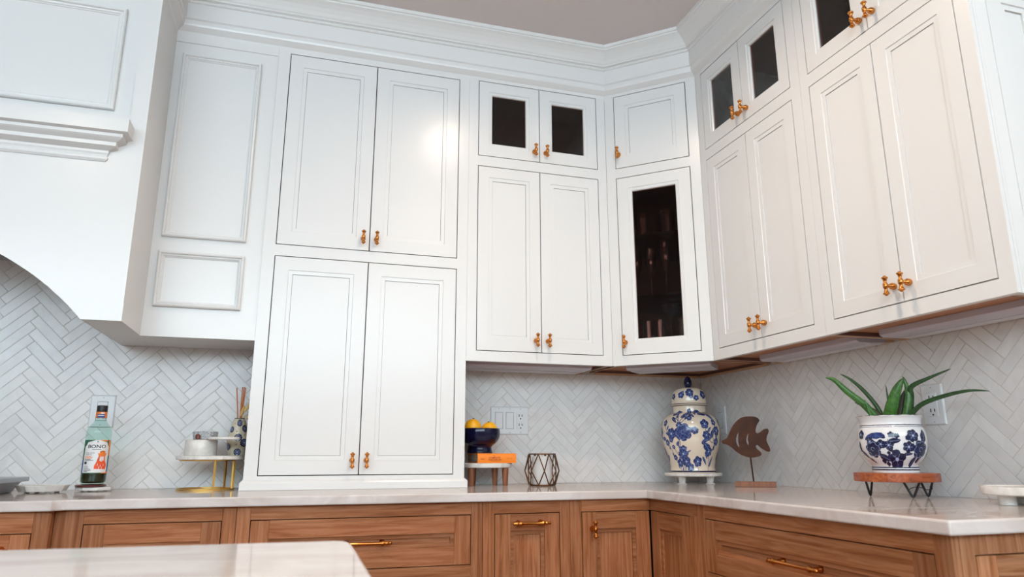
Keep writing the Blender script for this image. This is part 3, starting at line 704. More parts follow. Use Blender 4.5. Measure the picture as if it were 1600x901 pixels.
#%%SMALL
# ------------------------------------------------------------------ wall plates
def screw(bm, x, z, y): lathe(bm, [(0.0022, 0), (0.0020, 0.0006), (0.0, 0.0008)], 8, M4=Matrix.Translation((x, y, z)) @ Matrix.Rotation(R(90), 4, 'X'))
def wall_plate(name, label, loc, rz, w, h, kinds):
    t = thing(name, label, 'switch' if kinds[0] == 's' else 'outlet', (loc[0], loc[1], loc[2]-h/2), rz)
    bm = B(); prof = [(0, 0), (0.0006, -0.003), (0.003, -0.0052)]
    rings(bm, -w/2, w/2, 0, h, [(0, -0.0008), (0.0015, -0.004), (0.004, -0.0055)], -0.0002)
    obj('cover_plate', bm, 'plate', t)
    n = len(kinds); pitch = 0.046
    for i, kd in enumerate(kinds):
        cx = (i-(n-1)/2)*pitch; zc = h/2
        bm = B(); screw(bm, cx, zc+0.047*h/0.112, -0.0054); obj('screw', bm, 'steel', t); bm = B(); screw(bm, cx, zc-0.047*h/0.112, -0.0054); obj('screw', bm, 'steel', t)
        if kd == 's':
            bm = B(); v = [bm.verts.new(p) for p in ((cx-0.0150, -0.0056, zc-0.0315), (cx+0.0150, -0.0056, zc-0.0315), (cx+0.0150, -0.0062, zc), (cx-0.0150, -0.0062, zc), (cx+0.0150, -0.0092, zc+0.0315), (cx-0.0150, -0.0092, zc+0.0315),
                 (cx-0.0150, -0.005, zc-0.0315), (cx+0.0150, -0.005, zc-0.0315), (cx+0.0150, -0.005, zc+0.0315), (cx-0.0150, -0.005, zc+0.0315))]
            for q in ((0, 1, 2, 3), (3, 2, 4, 5), (5, 4, 8, 9), (0, 6, 7, 1), (6, 9, 8, 7)): bm.faces.new([v[i] for i in q])
            for q in ((0, 3, 5, 9, 6), (1, 7, 8, 4, 2)): bm.faces.new([v[i] for i in q])
            obj('rocker', bm, 'plate', t)
            e = plate(B(), cx-0.0172, cx+0.0172, zc-0.0337, zc+0.0337, [(cx-0.0152, cx+0.0152, zc-0.0317, zc+0.0317)], -0.0062, -0.0052); obj('rocker_gap_shade', e, 'gapshade', t)  # grey rim painted as the shaded gap round the rocker
        else:
            r_ = rings(B(), cx-0.0165, cx+0.0165, zc-0.0335, zc+0.0335, [(0, -0.0066), (0.001, -0.0074)], -0.005); o = obj('receptacle', r_, 'plate', t)
            for s in (1, -1):
                z0 = zc+s*0.0185
                for dx, hh in ((-0.0066, 0.0050), (0.0066, 0.0042)):
                    obj('slot', box(B(), cx+dx-0.0016, cx+dx+0.0016, -0.0078, -0.0070, z0+0.002-hh, z0+0.002+hh), 'ink', o)
                obj('slot', prism_xz(B(), [(cx+0.0028*math.cos(a), z0-0.0105+0.0028*math.sin(a)) for a in [i_*math.pi/5 for i_ in range(10)]], -0.0078, -0.0070), 'ink', o)
    return t
wall_plate('light_switch', 'white rocker switch plate on the tiles behind the bottle', (-0.6745, -0.0005, 1.1787), 0, 0.079, 0.112, 's')
wall_plate('switch_outlet_plate', 'wide white plate with two switches and an outlet behind the fruit bowl', (0.8227, -0.0005, 1.1651), 0, 0.163, 0.113, 'sso')
wall_plate('light_switch', 'white switch plate half hidden behind the tall ginger jar', (XR-0.0005, -0.142, 1.172), R(-90), 0.074, 0.118, 's')
wall_plate('wall_outlet', 'white outlet plate on the right wall behind the potted aloe', (XR-0.0005, -1.2145, 1.168), R(-90), 0.072, 0.116, 'o')

# ------------------------------------------------------------------ painting on turned ware
def rad_at(prof, z):
    for (r0, z0), (r1, z1) in zip(prof, prof[1:]):
        if min(z0, z1) <= z <= max(z0, z1) and abs(z1-z0) > 1e-9: return r0+(r1-r0)*(z-z0)/(z1-z0)
    return prof[-1][0]
class Paint:
    def __init__(s, prof, rref, th0): s.p = prof; s.r = rref; s.t = th0; s.bm = {}
    def P(s, x, z, off):
        a = s.t + x/s.r; r = rad_at(s.p, z)+off
        return Vector((r*math.cos(a), r*math.sin(a), z))
    def get(s, m): return s.bm.setdefault(m, B())
    def blob(s, m, cx, cz, pts, off=0.0007):
        bm = s.get(m); n = len(pts); L = []
        for k in (1.0, 0.66, 0.33): L.append([bm.verts.new(s.P(cx+x*k, cz+z*k, off)) for x, z in pts])
        c = bm.verts.new(s.P(cx, cz, off))
        for a, b in zip(L, L[1:]):
            for i in range(n): bm.faces.new((a[i], a[(i+1) % n], b[(i+1) % n], b[i]))
        for i in range(n): bm.faces.new((L[-1][i], L[-1][(i+1) % n], c))
    def stem(s, m, pts, w, off=0.0005):
        bm = s.get(m); pts = spline(pts, 6); L = []
        for i, p in enumerate(pts):
            a = pts[max(0, i-1)]; b = pts[min(len(pts)-1, i+1)]; dx, dz = b[0]-a[0], b[1]-a[1]; l = math.hypot(dx, dz) or 1
            L.append((bm.verts.new(s.P(p[0]-dz/l*w, p[1]+dx/l*w, off)), bm.verts.new(s.P(p[0]+dz/l*w, p[1]-dx/l*w, off))))
        for a, b in zip(L, L[1:]): bm.faces.new((a[0], a[1], b[1], b[0]))
    def leaf(s, m, x, z, l, w, ang, off=0.0007, vein='bluepale'):
        c, sn = math.cos(ang), math.sin(ang); pts = []
        for k in range(16):
            t = 2*math.pi*k/16; u = l/2*math.cos(t); v = w/2*math.sin(t)*(1-0.35*math.cos(t)) * (1 + 0.12*math.sin(5*t))
            pts.append((u*c-v*sn, u*sn+v*c))
        s.blob(m, x, z, pts, off)
        if vein: s.stem(vein, [(x-c*l*.4, z-sn*l*.4), (x, z), (x+c*l*.4, z+sn*l*.4)], 0.00035, off+0.0004)
    def flower(s, m, x, z, r, n=6, rot=0.0, off=0.0008, hole=True, jag=0.24):
        pts = []
        for k in range(n*6):
            t = 2*math.pi*k/(n*6); rr = r*(1-jag + jag*abs(math.cos(n*(t-rot)/2))**0.6)
            pts.append((rr*math.cos(t), rr*math.sin(t)))
        s.blob(m, x, z, pts, off)
        if hole:
            for k in range(n):
                t = rot+2*math.pi*k/n + math.pi/n
                s.stem('bluepale', [(x+r*.25*math.cos(t), z+r*.25*math.sin(t)), (x+r*.6*math.cos(t+.12), z+r*.6*math.sin(t+.12))], 0.00035, off+0.0004)
            s.blob('bluepale', x, z, [(r*.2*math.cos(q), r*.2*math.sin(q)) for q in [i*math.pi/4 for i in range(8)]], off+0.0005)
    def peony(s, m, x, z, r, off=0.0008):
        s.flower(m, x, z, r, 7, 0.3, off, False, 0.16)
        for k in range(6):
            t = k*math.pi/3+.2
            cx, cz = x+r*.5*math.cos(t), z+r*.5*math.sin(t)
            s.stem('bluepale', [(cx+r*.34*math.cos(q), cz+r*.34*math.sin(q)) for q in [t-1.4, t-.7, t, t+.7, t+1.4]], 0.0004, off+0.0004)
        s.stem('bluepale', [(x+r*.22*math.cos(q), z+r*.22*math.sin(q)) for q in [0, 1, 2, 3, 4, 5]], 0.0004, off+0.0004)
    def done(s, parent, name='painted_flowers'):
        names = {'blue': name, 'bluedark': name, 'bluepale': 'painted_veins'}
        for m, bm in s.bm.items():
            o = obj(names.get(m, name), bm, m, parent, 0, 'all'); o['kind'] = 'stuff'
def face_angle(x, y): return math.atan2(-2.8048-y, -0.0157-x)
def band(prof, z0, z1, off=0.0006, n=48):
    zs = [z0, (z0+z1)/2, z1]
    bm = B(); L = [[bm.verts.new(((rad_at(prof, z)+off)*math.cos(2*math.pi*k/n), (rad_at(prof, z)+off)*math.sin(2*math.pi*k/n), z)) for k in range(n)] for z in zs]
    for a, b in zip(L, L[1:]):
        for k in range(n): bm.faces.new((a[k], a[(k+1) % n], b[(k+1) % n], b[k]))
    return bm

# ------------------------------------------------------------------ ginger jar on its footed marble stand
JX, JY = 1.545, -0.2
def footed_stand(name, label, x, y, r, zt, tt, fr, feet, m='marble', foot=(0.016, 0.019)):
    t = thing(name, label, 'stand', (x, y, ZC)); h = zt-ZC
    obj('top', lathe(B(), [(r-0.004, h-tt), (r-0.001, h-tt+0.002), (r, h-tt+0.005), (r, h-0.003), (r-0.003, h), (0, h)], 48), m, t, 0, True)
    for a in feet:
        obj('foot', lathe(B(), [(foot[1], 0.0004), (foot[1], 0.003), (foot[0]*.8, 0.006), (foot[0], h-tt-0.006), (foot[1], h-tt-0.0003)], 16, fr*math.cos(a), fr*math.sin(a)), m, t, 0, True)
    return t
ja = face_angle(JX, JY)
footed_stand('marble_stand', 'round white footed marble stand under the tall blue and white jar', JX, JY, 0.1150, 0.9565, 0.0125, 0.075, [ja-0.62, ja+1.05, ja+2.62, ja-2.19])
jar = thing('ginger_jar', 'tall lidded cream jar painted with blue flowers, in the corner', 'jar', (JX, JY, 0.9567)); z_ = 0.9567
jp = [(0.0885, 0.9568), (0.0900, 0.966), (0.0885, 0.978), (0.0905, 0.992), (0.0985, 1.022), (0.1085, 1.055), (0.1160, 1.088), (0.1178, 1.118), (0.1150, 1.148), (0.1060, 1.172), (0.0900, 1.188), (0.0715, 1.1955), (0.0672, 1.199)]
jp = spline([(r, z-z_) for r, z in jp], 5)
neck = [(0.0668, 0.246), (0.0668, 0.2660), (0.058, 0.2665), (0.058, 0.24)]
obj('body', lathe(B(), [(0.0, 0.0004)] + jp + neck + [(0, 0.2405)], 64), 'cream', jar, 0, True)
lid = [(0.066, 0.2670), (0.0755, 0.2690), (0.0768, 0.2720), (0.0755, 0.2755), (0.0712, 0.2765)]
lp = spline([(0.0705, 0.2765), (0.0712, 0.2870), (0.0700, 0.3050), (0.0655, 0.3220), (0.0560, 0.3350), (0.0420, 0.3415), (0.022, 0.3440), (0.010, 0.3445)], 5)
lo = obj('lid', lathe(B(), lid + lp + [(0, 0.3448)], 64), 'cream', jar, 0, True)
obj('lid_knob', lathe(B(), spline([(0.0095, 0.3440), (0.0120, 0.3475), (0.0155, 0.3560), (0.0160, 0.3650), (0.0130, 0.3780), (0.0075, 0.3880), (0.0, 0.3920)], 5), 20), 'bluedark', lo, 0, 'all')
obj('lid_line', band(lid, 0.2690, 0.2702, 0.0004), 'bluedark', lo, 0, 'all'); obj('lid_line', band(lid[2:4], 0.2735, 0.2754, 0.0008), 'bluedark', lo, 0, 'all')
obj('foot_line', band(jp, 0.0035, 0.0090), 'bluedark', jar, 0, 'all')
pj = Paint(jp, 0.1175, ja)
# photo pixels of the jar (zoom 5x) turned into arc length and height: x grows to the right as seen
def jx(u): return math.asin(max(-0.97, min(0.97, (u-296)/232.0)))*0.1175
def jz(v): return (775-v)*0.000545+0.004
def F(m, u, v, r, n=6, rot=0.0, **k): pj.flower(m, jx(u), jz(v), r, n, rot, **k)
def L(u, v, l, w, a): pj.leaf('blue', jx(u), jz(v), l, w, R(a))
def S(*pts, w=0.0012): pj.stem('blue', [(jx(u), jz(v)) for u, v in pts], w)
L(165, 348, 0.046, 0.019, 8); L(165, 400, 0.036, 0.012, -42); L(252, 362, 0.044, 0.012, 35); F('blue', 292, 342, 0.016, 5); F('blue', 345, 350, 0.008, 5); F('blue', 290, 388, 0.012, 6); L(405, 350, 0.056, 0.022, -14)
pj.peony('blue', jx(238), jz(490), 0.036); F('blue', 148, 500, 0.024, 7, .4, jag=.3); F('blue', 140, 545, 0.011, 5); F('blue', 328, 478, 0.016, 6, .3); F('blue', 98, 420, 0.014, 5, .2); F('blue', 208, 440, 0.014, 6)
S((205, 430), (192, 400), (160, 385)); S((205, 430), (222, 400), (262, 372), (292, 350)); S((100, 430), (108, 470), (125, 490)); S((290, 490), (310, 480)); S((205, 430), (188, 350)); S((215, 430), (260, 395), (290, 388))
L(190, 570, 0.022, 0.012, 60); S((195, 535), (208, 560), (205, 590), (225, 640), (232, 770), w=0.0012); F('blue', 108, 565, 0.014, 5); S((110, 575), (130, 620), (140, 690)); F('blue', 150, 596, 0.009, 5); F('blue', 230, 605, 0.012, 5, .3); L(265, 632, 0.030, 0.007, 28); F('blue', 222, 645, 0.024, 6, .1, jag=.34); F('blue', 240, 700, 0.022, 6, .5); F('blue', 180, 710, 0.018, 5, .2, jag=.32); F('blue', 145, 672, 0.012, 5); F('blue', 278, 742, 0.018, 6, .6, jag=.3); L(205, 750, 0.030, 0.006, 75)
S((180, 720), (186, 770)); S((240, 700), (216, 770)); S((275, 745), (262, 772)); S((150, 596), (175, 650), (215, 700)); F('blue', 348, 700, 0.022, 5, .5, jag=.34); S((350, 715), (352, 770), w=0.0010)
F('blue', 408, 432, 0.020, 5, .3, jag=.3); S((410, 445), (412, 480), (415, 500)); F('blue', 415, 512, 0.018, 6, .2); L(420, 545, 0.046, 0.014, 20); L(462, 495, 0.046, 0.016, 62); S((415, 520), (450, 560), (470, 560), (462, 520)); L(430, 605, 0.050, 0.026, -42); F('blue', 440, 630, 0.020, 6, .4, jag=.3); S((440, 640), (452, 700), (448, 768), w=0.0011); L(412, 695, 0.040, 0.010, -55); L(470, 700, 0.045, 0.010, 68); F('blue', 492, 480, 0.020, 6); F('blue', 490, 560, 0.016, 5); L(470, 375, 0.045, 0.018, -50); F('blue', 480, 420, 0.014, 5)
for u, v, l, w, a in ((120, 455, .020, .009, 60), (112, 500, .018, .008, -50), (200, 600, .022, .009, 130), (248, 610, .020, .008, 60), (250, 668, .022, .009, -20), (195, 668, .022, .009, 200), (258, 720, .020, .008, 40), (165, 735, .020, .007, 110), (190, 640, .018, .008, 150), (118, 600, .016, .007, 60), (132, 650, .018, .007, 120), (365, 722, .020, .008, -30), (335, 722, .020, .008, 210), (318, 370, .022, .010, -30), (262, 385, .018, .008, 60), (185, 370, .022, .010, 100), (440, 470, .026, .010, 50), (395, 455, .016, .008, 200), (400, 575, .030, .012, -35), (455, 640, .026, .011, 60), (425, 660, .026, .010, -60), (160, 520, .024, .012, 200), (215, 530, .022, .010, 240), (268, 520, .022, .010, -40), (285, 465, .020, .010, 30), (490, 520, .026, .012, 80), (478, 600, .026, .010, 70)): L(u, v, l, w, a)
for q, (dx, zz, rr) in enumerate(((0.16, 0.20, 0.018), (0.18, 0.13, 0.024), (0.17, 0.06, 0.020), (-0.16, 0.16, 0.022), (-0.17, 0.08, 0.024), (-0.2, 0.20, 0.016), (0.23, 0.17, 0.024), (0.25, 0.08, 0.022), (-0.25, 0.13, 0.026), (0.31, 0.13, 0.028), (-0.31, 0.06, 0.022))):
    pj.flower('blue', dx, zz, rr, 6, q*.7); pj.leaf('blue', dx+.025, zz-.025, .04, .014, q)
pj.done(jar)
pl = Paint(lp, 0.07, ja)
def lx(u): return math.asin(max(-0.96, min(0.96, (u-282)/125.0)))*0.07
def lz(v): return (240-v)*0.000545+0.2785
for u, v, r, n in ((228, 182, 0.0145, 5), (175, 190, 0.013, 5), (290, 165, 0.018, 7), (335, 205, 0.012, 5), (385, 180, 0.018, 5), (240, 160, 0.006, 5), (300, 195, 0.009, 5)): pl.flower('blue', lx(u), lz(v), r, n, u*.1)
for a, b in (((228, 190), (236, 212)), ((175, 195), (182, 222)), ((290, 180), (296, 218))): pl.stem('blue', [(lx(a[0]), lz(a[1])), (lx(b[0]), lz(b[1]))], 0.0007)
for k in range(4): pl.flower('blue', 0.12+k*0.055, 0.305, 0.016, 5, k)
pl.done(lo)

# ------------------------------------------------------------------ wooden fish on a rod
FX, FY = 1.60, -0.535
fish = thing('fish_sculpture', 'flat carved dark wooden fish on a thin rod and block base', 'sculpture', (FX, FY, ZC), R(-35))
def fp(u, v): return ((u-716)/3.919*0.00226, (773-v)/3.919*0.00238)
out = [(527, 510), (533, 498), (560, 486), (578, 455), (606, 408), (640, 375), (672, 360), (705, 357), (745, 360), (766, 374), (768, 386), (756, 402), (744, 428), (741, 450), (750, 459), (766, 453), (786, 438), (806, 431), (818, 436), (819, 452), (806, 480), (803, 506), (814, 535), (820, 556), (814, 567), (798, 566), (778, 555), (758, 540), (744, 528), (735, 535), (740, 550), (758, 566), (766, 580), (758, 592), (730, 600), (695, 602), (655, 592), (617, 570), (588, 544), (560, 526), (536, 520)]
out = spline([fp(*p) for p in out] + [fp(*out[0])], 3)[:-1]
slits = [[(637, 450), (626, 465), (618, 488), (617, 508), (622, 528), (631, 541), (635, 535), (630, 510), (631, 485)], [(697, 458), (688, 470), (680, 492), (680, 510), (685, 524), (691, 529), (692, 515), (689, 495), (692, 475)]]
bm = B(); T = 0.009
edges = []
loops = []
for poly in [out] + [[fp(*p) for p in s] for s in slits]:
    vs = [bm.verts.new((x, -T/2, z)) for x, z in poly]; loops.append(vs)
    for i in range(len(vs)): edges.append(bm.edges.new((vs[i], vs[(i+1) % len(vs)])))
bmesh.ops.triangle_fill(bm, use_beauty=True, use_dissolve=False, edges=edges)
front = list(bm.faces)
r_ = bmesh.ops.extrude_face_region(bm, geom=front)
for g in r_['geom']:
    if isinstance(g, bmesh.types.BMVert): g.co.y += T
obj('fish', bm, 'walnut', fish, bevel=0.0012)
zb, zf = fp(0, 742)[1], fp(0, 600)[1]
obj('rod', tube(B(), [(fp(706, 0)[0], 0, zb-0.002), (fp(697, 0)[0], 0, zf+0.004)], 0.0028, 10), 'walnut', fish, 0, True)
obj('base', box(B(), fp(592, 0)[0], fp(838, 0)[0], -0.028, 0.028, 0.0006, zb), 'legwood', fish, bevel=0.001)

# ------------------------------------------------------------------ potted aloe on a wood slab trivet
PX, PY = 1.585, -1.197
pa = face_angle(PX, PY)
vd = Vector((PX+0.0157, PY+2.8048, 0)).normalized(); RT = Vector((vd.y, -vd.x, 0))
tv = thing('trivet', 'chunky reddish wood slab trivet on black hairpin legs under the aloe', 'trivet', (PX, PY, ZC))
oc = []
for i in range(16):
    a = math.atan2(-vd.y, -vd.x) + R(11) + 2*math.pi*i/16; q = (0.1085, 0.1065, 0.1070, 0.1075)[i % 4]; oc.append((q*math.cos(a), q*math.sin(a)))
obj('slab', prism(B(), oc, 0.0425, 0.0657), 'slab', tv, bevel=0.0015)
def hair(off, dr, spread, foot):
    c = RT*off[0] - vd*off[1]; d = Vector((math.cos(dr), math.sin(dr), 0))
    up = 0.0415
    pts = [c-d*spread+Vector((0, 0, up)), c-d*spread*0.15+Vector((0, 0, 0.0062)), c+Vector((0, 0, 0.0036)), c+d*spread*0.15+Vector((0, 0, 0.0062)), c+d*spread+Vector((0, 0, up))]
    obj('leg', tube(B(), pts, 0.0031, 8), 'black', tv, 0, True)
ra = math.atan2(RT.y, RT.x)
hair((-0.070, 0.0), ra+R(62), 0.016, 0); hair((0.034, 0.045), ra+R(8), 0.019, 0); hair((0.071, -0.015), ra-R(25), 0.015, 0)
arc = [RT*x_ + vd*(-0.02) + Vector((0, 0, z)) for x_, z in ((0.022, 0.018), (0.035, 0.027), (0.055, 0.0275), (0.07, 0.022), (0.080, 0.024), (0.0815, 0.0275), (0.078, 0.0285))]
obj('wire_tie', tube(B(), [Vector(p) for p in spline([tuple(p) for p in arc], 4)], 0.0011, 6), 'black', tv, 0, True)

z_ = 0.9798
pot = thing('potted_aloe', 'aloe plant in a rounded white pot painted with dark blue flowers', 'plant', (PX, PY, z_))
pp = spline([(0.0585, 0.0004), (0.0590, 0.012), (0.0582, 0.0185), (0.0640, 0.027), (0.0745, 0.041), (0.0835, 0.062), (0.0868, 0.083), (0.0860, 0.104), (0.0815, 0.1205), (0.0780, 0.1290), (0.0775, 0.1370), (0.0800, 0.1460), (0.0850, 0.1520)], 4)
bm = B(); lathe(bm, [(0, 0.0004)] + pp + [(0.0845, 0.1535), (0.081, 0.1525), (0.074, 0.143), (0.072, 0.1405), (0.0, 0.1405)], 64)
for v in bm.verts:
    r = math.hypot(v.co.x, v.co.y)
    if v.co.z > 0.148 and r > 0.079:
        k = 1+0.012*math.cos(10*math.atan2(v.co.y, v.co.x)); v.co.x *= k; v.co.y *= k
obj('pot', bm, 'glaze', pot, 0, True)
obj('soil', lathe(B(), [(0.0735, 0.1410), (0.072, 0.1440), (0.03, 0.1465), (0.0, 0.147)], 24), 'soil', pot, 0, True)
for a, b in ((0.0068, 0.0098), (0.0130, 0.0160), (0.1265, 0.1285)): obj('glaze_line', band(pp, a, b), 'bluedark', pot, 0, 'all')
obj('glaze_line', band(pp, 0.1222, 0.1232), 'blue', pot, 0, 'all')
bm = B()
for k in range(20):
    a0 = 2*math.pi*k/20
    L2 = []
    for j in range(5):
        a = a0+2*math.pi/20*0.66*j/4
        L2.append([bm.verts.new(((r+.0006*0)*math.cos(a), r*math.sin(a), z)) for r, z in ((0.0858, 0.1528), (0.0822, 0.1537+0.0007))])
    for p, q in zip(L2, L2[1:]): bm.faces.new((p[0], p[1], q[1], q[0]))
o = obj('rim_dashes', bm, 'bluedark', pot, 0, 'all'); o['kind'] = 'stuff'
pq = Paint(pp, 0.086, pa)
def px_(u): return math.asin(max(-0.97, min(0.97, (u-428)/304.0)))*0.086
def pz_(v): return (600-v)*0.000291+0.002
def PF(u, v, r, n=6, rot=0.0, m='bluedark', **k): pq.flower(m, px_(u), pz_(v), r, n, rot, **k)
def PL(u, v, l, w, a, m='bluedark'): pq.leaf(m, px_(u), pz_(v), l, w, R(a))
PF(165, 255, 0.013, 5, .3); PL(145, 365, 0.030, 0.012, 80); PL(165, 440, 0.030, 0.010, -40); PL(205, 495, 0.022, 0.007, -40)
pts = [(px_(u)-px_(285), pz_(v)-pz_(275)) for u, v in ((198, 308), (202, 285), (225, 258), (255, 242), (300, 236), (345, 240), (370, 262), (374, 288), (360, 296), (330, 286), (300, 300), (260, 290), (225, 300))]
pq.blob('blue', px_(285), pz_(275), pts)
pq.peony('bluedark', px_(252), pz_(390), 0.0235); PF(240, 320, 0.012, 5); PF(330, 345, 0.013, 5, .4); PF(395, 355, 0.013, 6, .2, jag=.34); PL(345, 470, 0.032, 0.016, -28); PL(448, 316, 0.030, 0.015, 8); PF(422, 258, 0.0085, 5, .3, hole=False, jag=.4); PF(470, 270, 0.0075, 5, .9, hole=False, jag=.4); PF(405, 395, 0.006, 4, .2, hole=False); PF(430, 415, 0.005, 4, .2, hole=False); PF(385, 425, 0.005, 4, hole=False)
PF(457, 484, 0.0265, 5, .35, jag=.42); PF(320, 500, 0.007, 4, hole=False); PF(358, 525, 0.007, 4, hole=False); PF(605, 270, 0.0175, 6, .2); PF(560, 290, 0.007, 5, hole=False); PF(562, 372, 0.016, 6, .4, jag=.34); PL(565, 434, 0.024, 0.009, 2); PL(690, 270, 0.034, 0.022, 80); pq.peony('bluedark', px_(665), pz_(395), 0.026); PL(618, 500, 0.034, 0.014, 65); PL(665, 485, 0.020, 0.012, 60)
pq.stem('bluedark', [(px_(395), pz_(300)), (px_(385), pz_(340)), (px_(410), pz_(400))], 0.0008); pq.stem('bluedark', [(px_(470), pz_(285)), (px_(450), pz_(310)), (px_(400), pz_(330))], 0.0006); pq.stem('bluedark', [(px_(600), pz_(290)), (px_(610), pz_(360)), (px_(640), pz_(420)), (px_(620), pz_(480))], 0.0008)
for k in range(7): pq.flower('bluedark', 0.15+k*0.036, 0.05+0.035*(k % 2), 0.021, 6, k); pq.leaf('bluedark', 0.165+k*0.036, 0.085-0.035*(k % 2), .03, .014, k)
pq.done(pot)
def leaf3(pts, w, thick, m, cup=0.25):
    """pts: (a right, b toward camera, h above world) -> fleshy tapered leaf"""
    pts = spline(pts, 6); N = len(pts); bm = B(); Ls = []
    P3 = [RT*a - vd*b + Vector((0, 0, h-z_)) for a, b, h in pts]
    for i, p in enumerate(P3):
        t = i/(N-1); tg = (P3[min(N-1, i+1)]-P3[max(0, i-1)]).normalized()
        side = tg.cross(vd).normalized(); nr = side.cross(tg).normalized()
        ww = w*min(1.0, (1-t)**0.72*(0.80+0.55*t)+0.0)*0.5; th = thick*(1-t)**0.6*0.5
        if i == N-1: Ls.append([bm.verts.new(p)]); continue
        Ls.append([bm.verts.new(p+side*ww*math.cos(q)+nr*(th*math.sin(q) + cup*ww*(math.cos(q)**2))) for q in [2*math.pi*k/10 for k in range(10)]])
    for a, b in zip(Ls, Ls[1:]):
        for k in range(10):
            if len(b) == 1: bm.faces.new((a[k], a[(k+1) % 10], b[0]))
            else: bm.faces.new((a[k], a[(k+1) % 10], b[(k+1) % 10], b[k]))
    bm.faces.new(Ls[0][::-1])
    return obj('leaf', bm, m, pot, 0, 'all')
leaf3([(-0.026, 0.01, 1.120), (-0.058, 0.02, 1.165), (-0.100, 0.03, 1.206), (-0.130, 0.03, 1.240), (-0.153, 0.025, 1.2475)], 0.026, 0.008, 'leaf')
leaf3([(-0.012, -0.005, 1.120), (-0.030, -0.01, 1.166), (-0.060, -0.02, 1.213), (-0.090, -0.025, 1.245), (-0.116, -0.025, 1.262)], 0.0165, 0.006, 'leafdark')
leaf3([(-0.044, 0.03, 1.125), (-0.049, 0.032, 1.150), (-0.0565, 0.034, 1.1805)], 0.012, 0.004, 'leaf')
leaf3([(-0.012, 0.0, 1.125), (-0.040, 0.0, 1.152), (-0.062, 0.0, 1.165), (-0.084, 0.0, 1.176)], 0.018, 0.006, 'leafbrown')
leaf3([(0.002, -0.04, 1.125), (0.003, -0.045, 1.170), (0.001, -0.05, 1.228)], 0.010, 0.004, 'leafdark')
leaf3([(-0.002, 0.03, 1.120), (0.010, 0.04, 1.160), (0.028, 0.045, 1.205), (0.046, 0.045, 1.234)], 0.043, 0.009, 'leaf')
leaf3([(0.024, 0.0, 1.120), (0.032, 0.0, 1.155), (0.040, 0.0, 1.185), (0.048, 0.0, 1.205)], 0.026, 0.007, 'leafbrown')
leaf3([(0.038, 0.015, 1.120), (0.050, 0.015, 1.165), (0.054, 0.012, 1.205), (0.046, 0.01, 1.243)], 0.027, 0.008, 'leaf')
leaf3([(0.050, 0.0, 1.125), (0.060, 0.01, 1.185), (0.064, 0.02, 1.212), (0.105, 0.03, 1.232), (0.163, 0.04, 1.255)], 0.021, 0.006, 'leafdark')
leaf3([(0.046, 0.03, 1.125), (0.080, 0.05, 1.160), (0.135, 0.075, 1.180), (0.190, 0.095, 1.190), (0.236, 0.11, 1.186)], 0.0165, 0.006, 'leafdark')

# marble pedestal tray at the right edge with a dark green glass on it
pt = thing('marble_tray', 'round white marble tray on stubby feet at the right edge of the counter', 'tray', (1.627, -1.530, ZC))
obj('top', lathe(B(), [(0, 0.0225), (0.087, 0.0225), (0.0905, 0.025), (0.0935, 0.040), (0.0925, 0.042), (0.086, 0.0420), (0.084, 0.0395), (0, 0.0395)], 48), 'marble', pt, 0, True)
for a in (2.9, 4.9, 0.9):
    obj('foot', lathe(B(), [(0.0185, 0.0004), (0.0185, 0.0222)], 20, 0.050*math.cos(a), 0.050*math.sin(a)), 'marble', pt, 0, True)
gj = thing('glass_jar', 'dark green glass jar on the marble tray, mostly out of frame', 'jar', (1.672, -1.548, ZC+0.0397))
obj('glass', lathe(B(), spline([(0.012, 0), (0.020, 0.006), (0.024, 0.018), (0.021, 0.032), (0.012, 0.040), (0.012, 0.048)], 4) + [(0.010, 0.048), (0.010, 0.030), (0, 0.004)], 24), mat('dark_green_glass', (0.01, 0.04, 0.035), 0.08), gj, 0, True)

# ------------------------------------------------------------------ fruit bowl on a book on a little stool
SX, SY = 0.690, -0.120
st = thing('plant_stool', 'low round white topped stool with tapered wooden legs, holding the book', 'stool', (SX, SY, ZC))
obj('top', lathe(B(), [(0, 0.0665), (0.097, 0.0665), (0.1005, 0.069), (0.103, 0.0815), (0.1015, 0.0835), (0, 0.0835)], 48), 'marble', st, 0, True)
for lx_, ly_ in ((-0.066, -0.045), (0.037, -0.004), (0.062, -0.062), (-0.03, 0.07)):
    obj('leg', lathe(B(), [(0.0088, 0.0005), (0.0094, 0.002), (0.0128, 0.0662)], 18, lx_, ly_), 'legwood', st, 0, True)
bk = thing('cookbook', 'thick orange hardback book lying flat under the blue bowl', 'book', (0.7145, -0.115, ZC+0.0838))
w2, dp, hh = 0.0755, 0.085, 0.0358
obj('page_block', box(B(), -w2+0.003, w2-0.003, -dp+0.006, dp-0.004, 0.0034, hh-0.0034), 'pages', bk)
obj('cover', box(B(), -w2, w2, -dp, dp, hh-0.0032, hh), 'book', bk, bevel=0.0008)
obj('cover', box(B(), -w2, w2, -dp, dp, 0.0002, 0.0032), 'book', bk, bevel=0.0008)
bm = B(); L2 = []
for k in range(9):
    a = -math.pi/2+math.pi*k/8; yy = -dp-0.0045*math.cos(a)+0.003; zz = hh/2+ (hh/2-0.0004)*math.sin(a)
    L2.append((bm.verts.new((-w2+0.0002, yy, zz)), bm.verts.new((w2-0.0002, yy, zz)), bm.verts.new((-w2+0.0002, yy+0.003, hh/2+(zz-hh/2)*.93)), bm.verts.new((w2-0.0002, yy+0.003, hh/2+(zz-hh/2)*.93))))
for a, b in zip(L2, L2[1:]):
    bm.faces.new((a[0], a[1], b[1], b[0])); bm.faces.new((a[3], a[2], b[2], b[3])); bm.faces.new((a[0], b[0], b[2], a[2])); bm.faces.new((a[1], a[3], b[3], b[1]))
obj('spine', bm, 'book', bk, 0, True)
def ysp(z): return -dp+0.003-0.0045*math.sqrt(max(0, 1-((z-hh/2)/(hh/2))**2))-0.0004
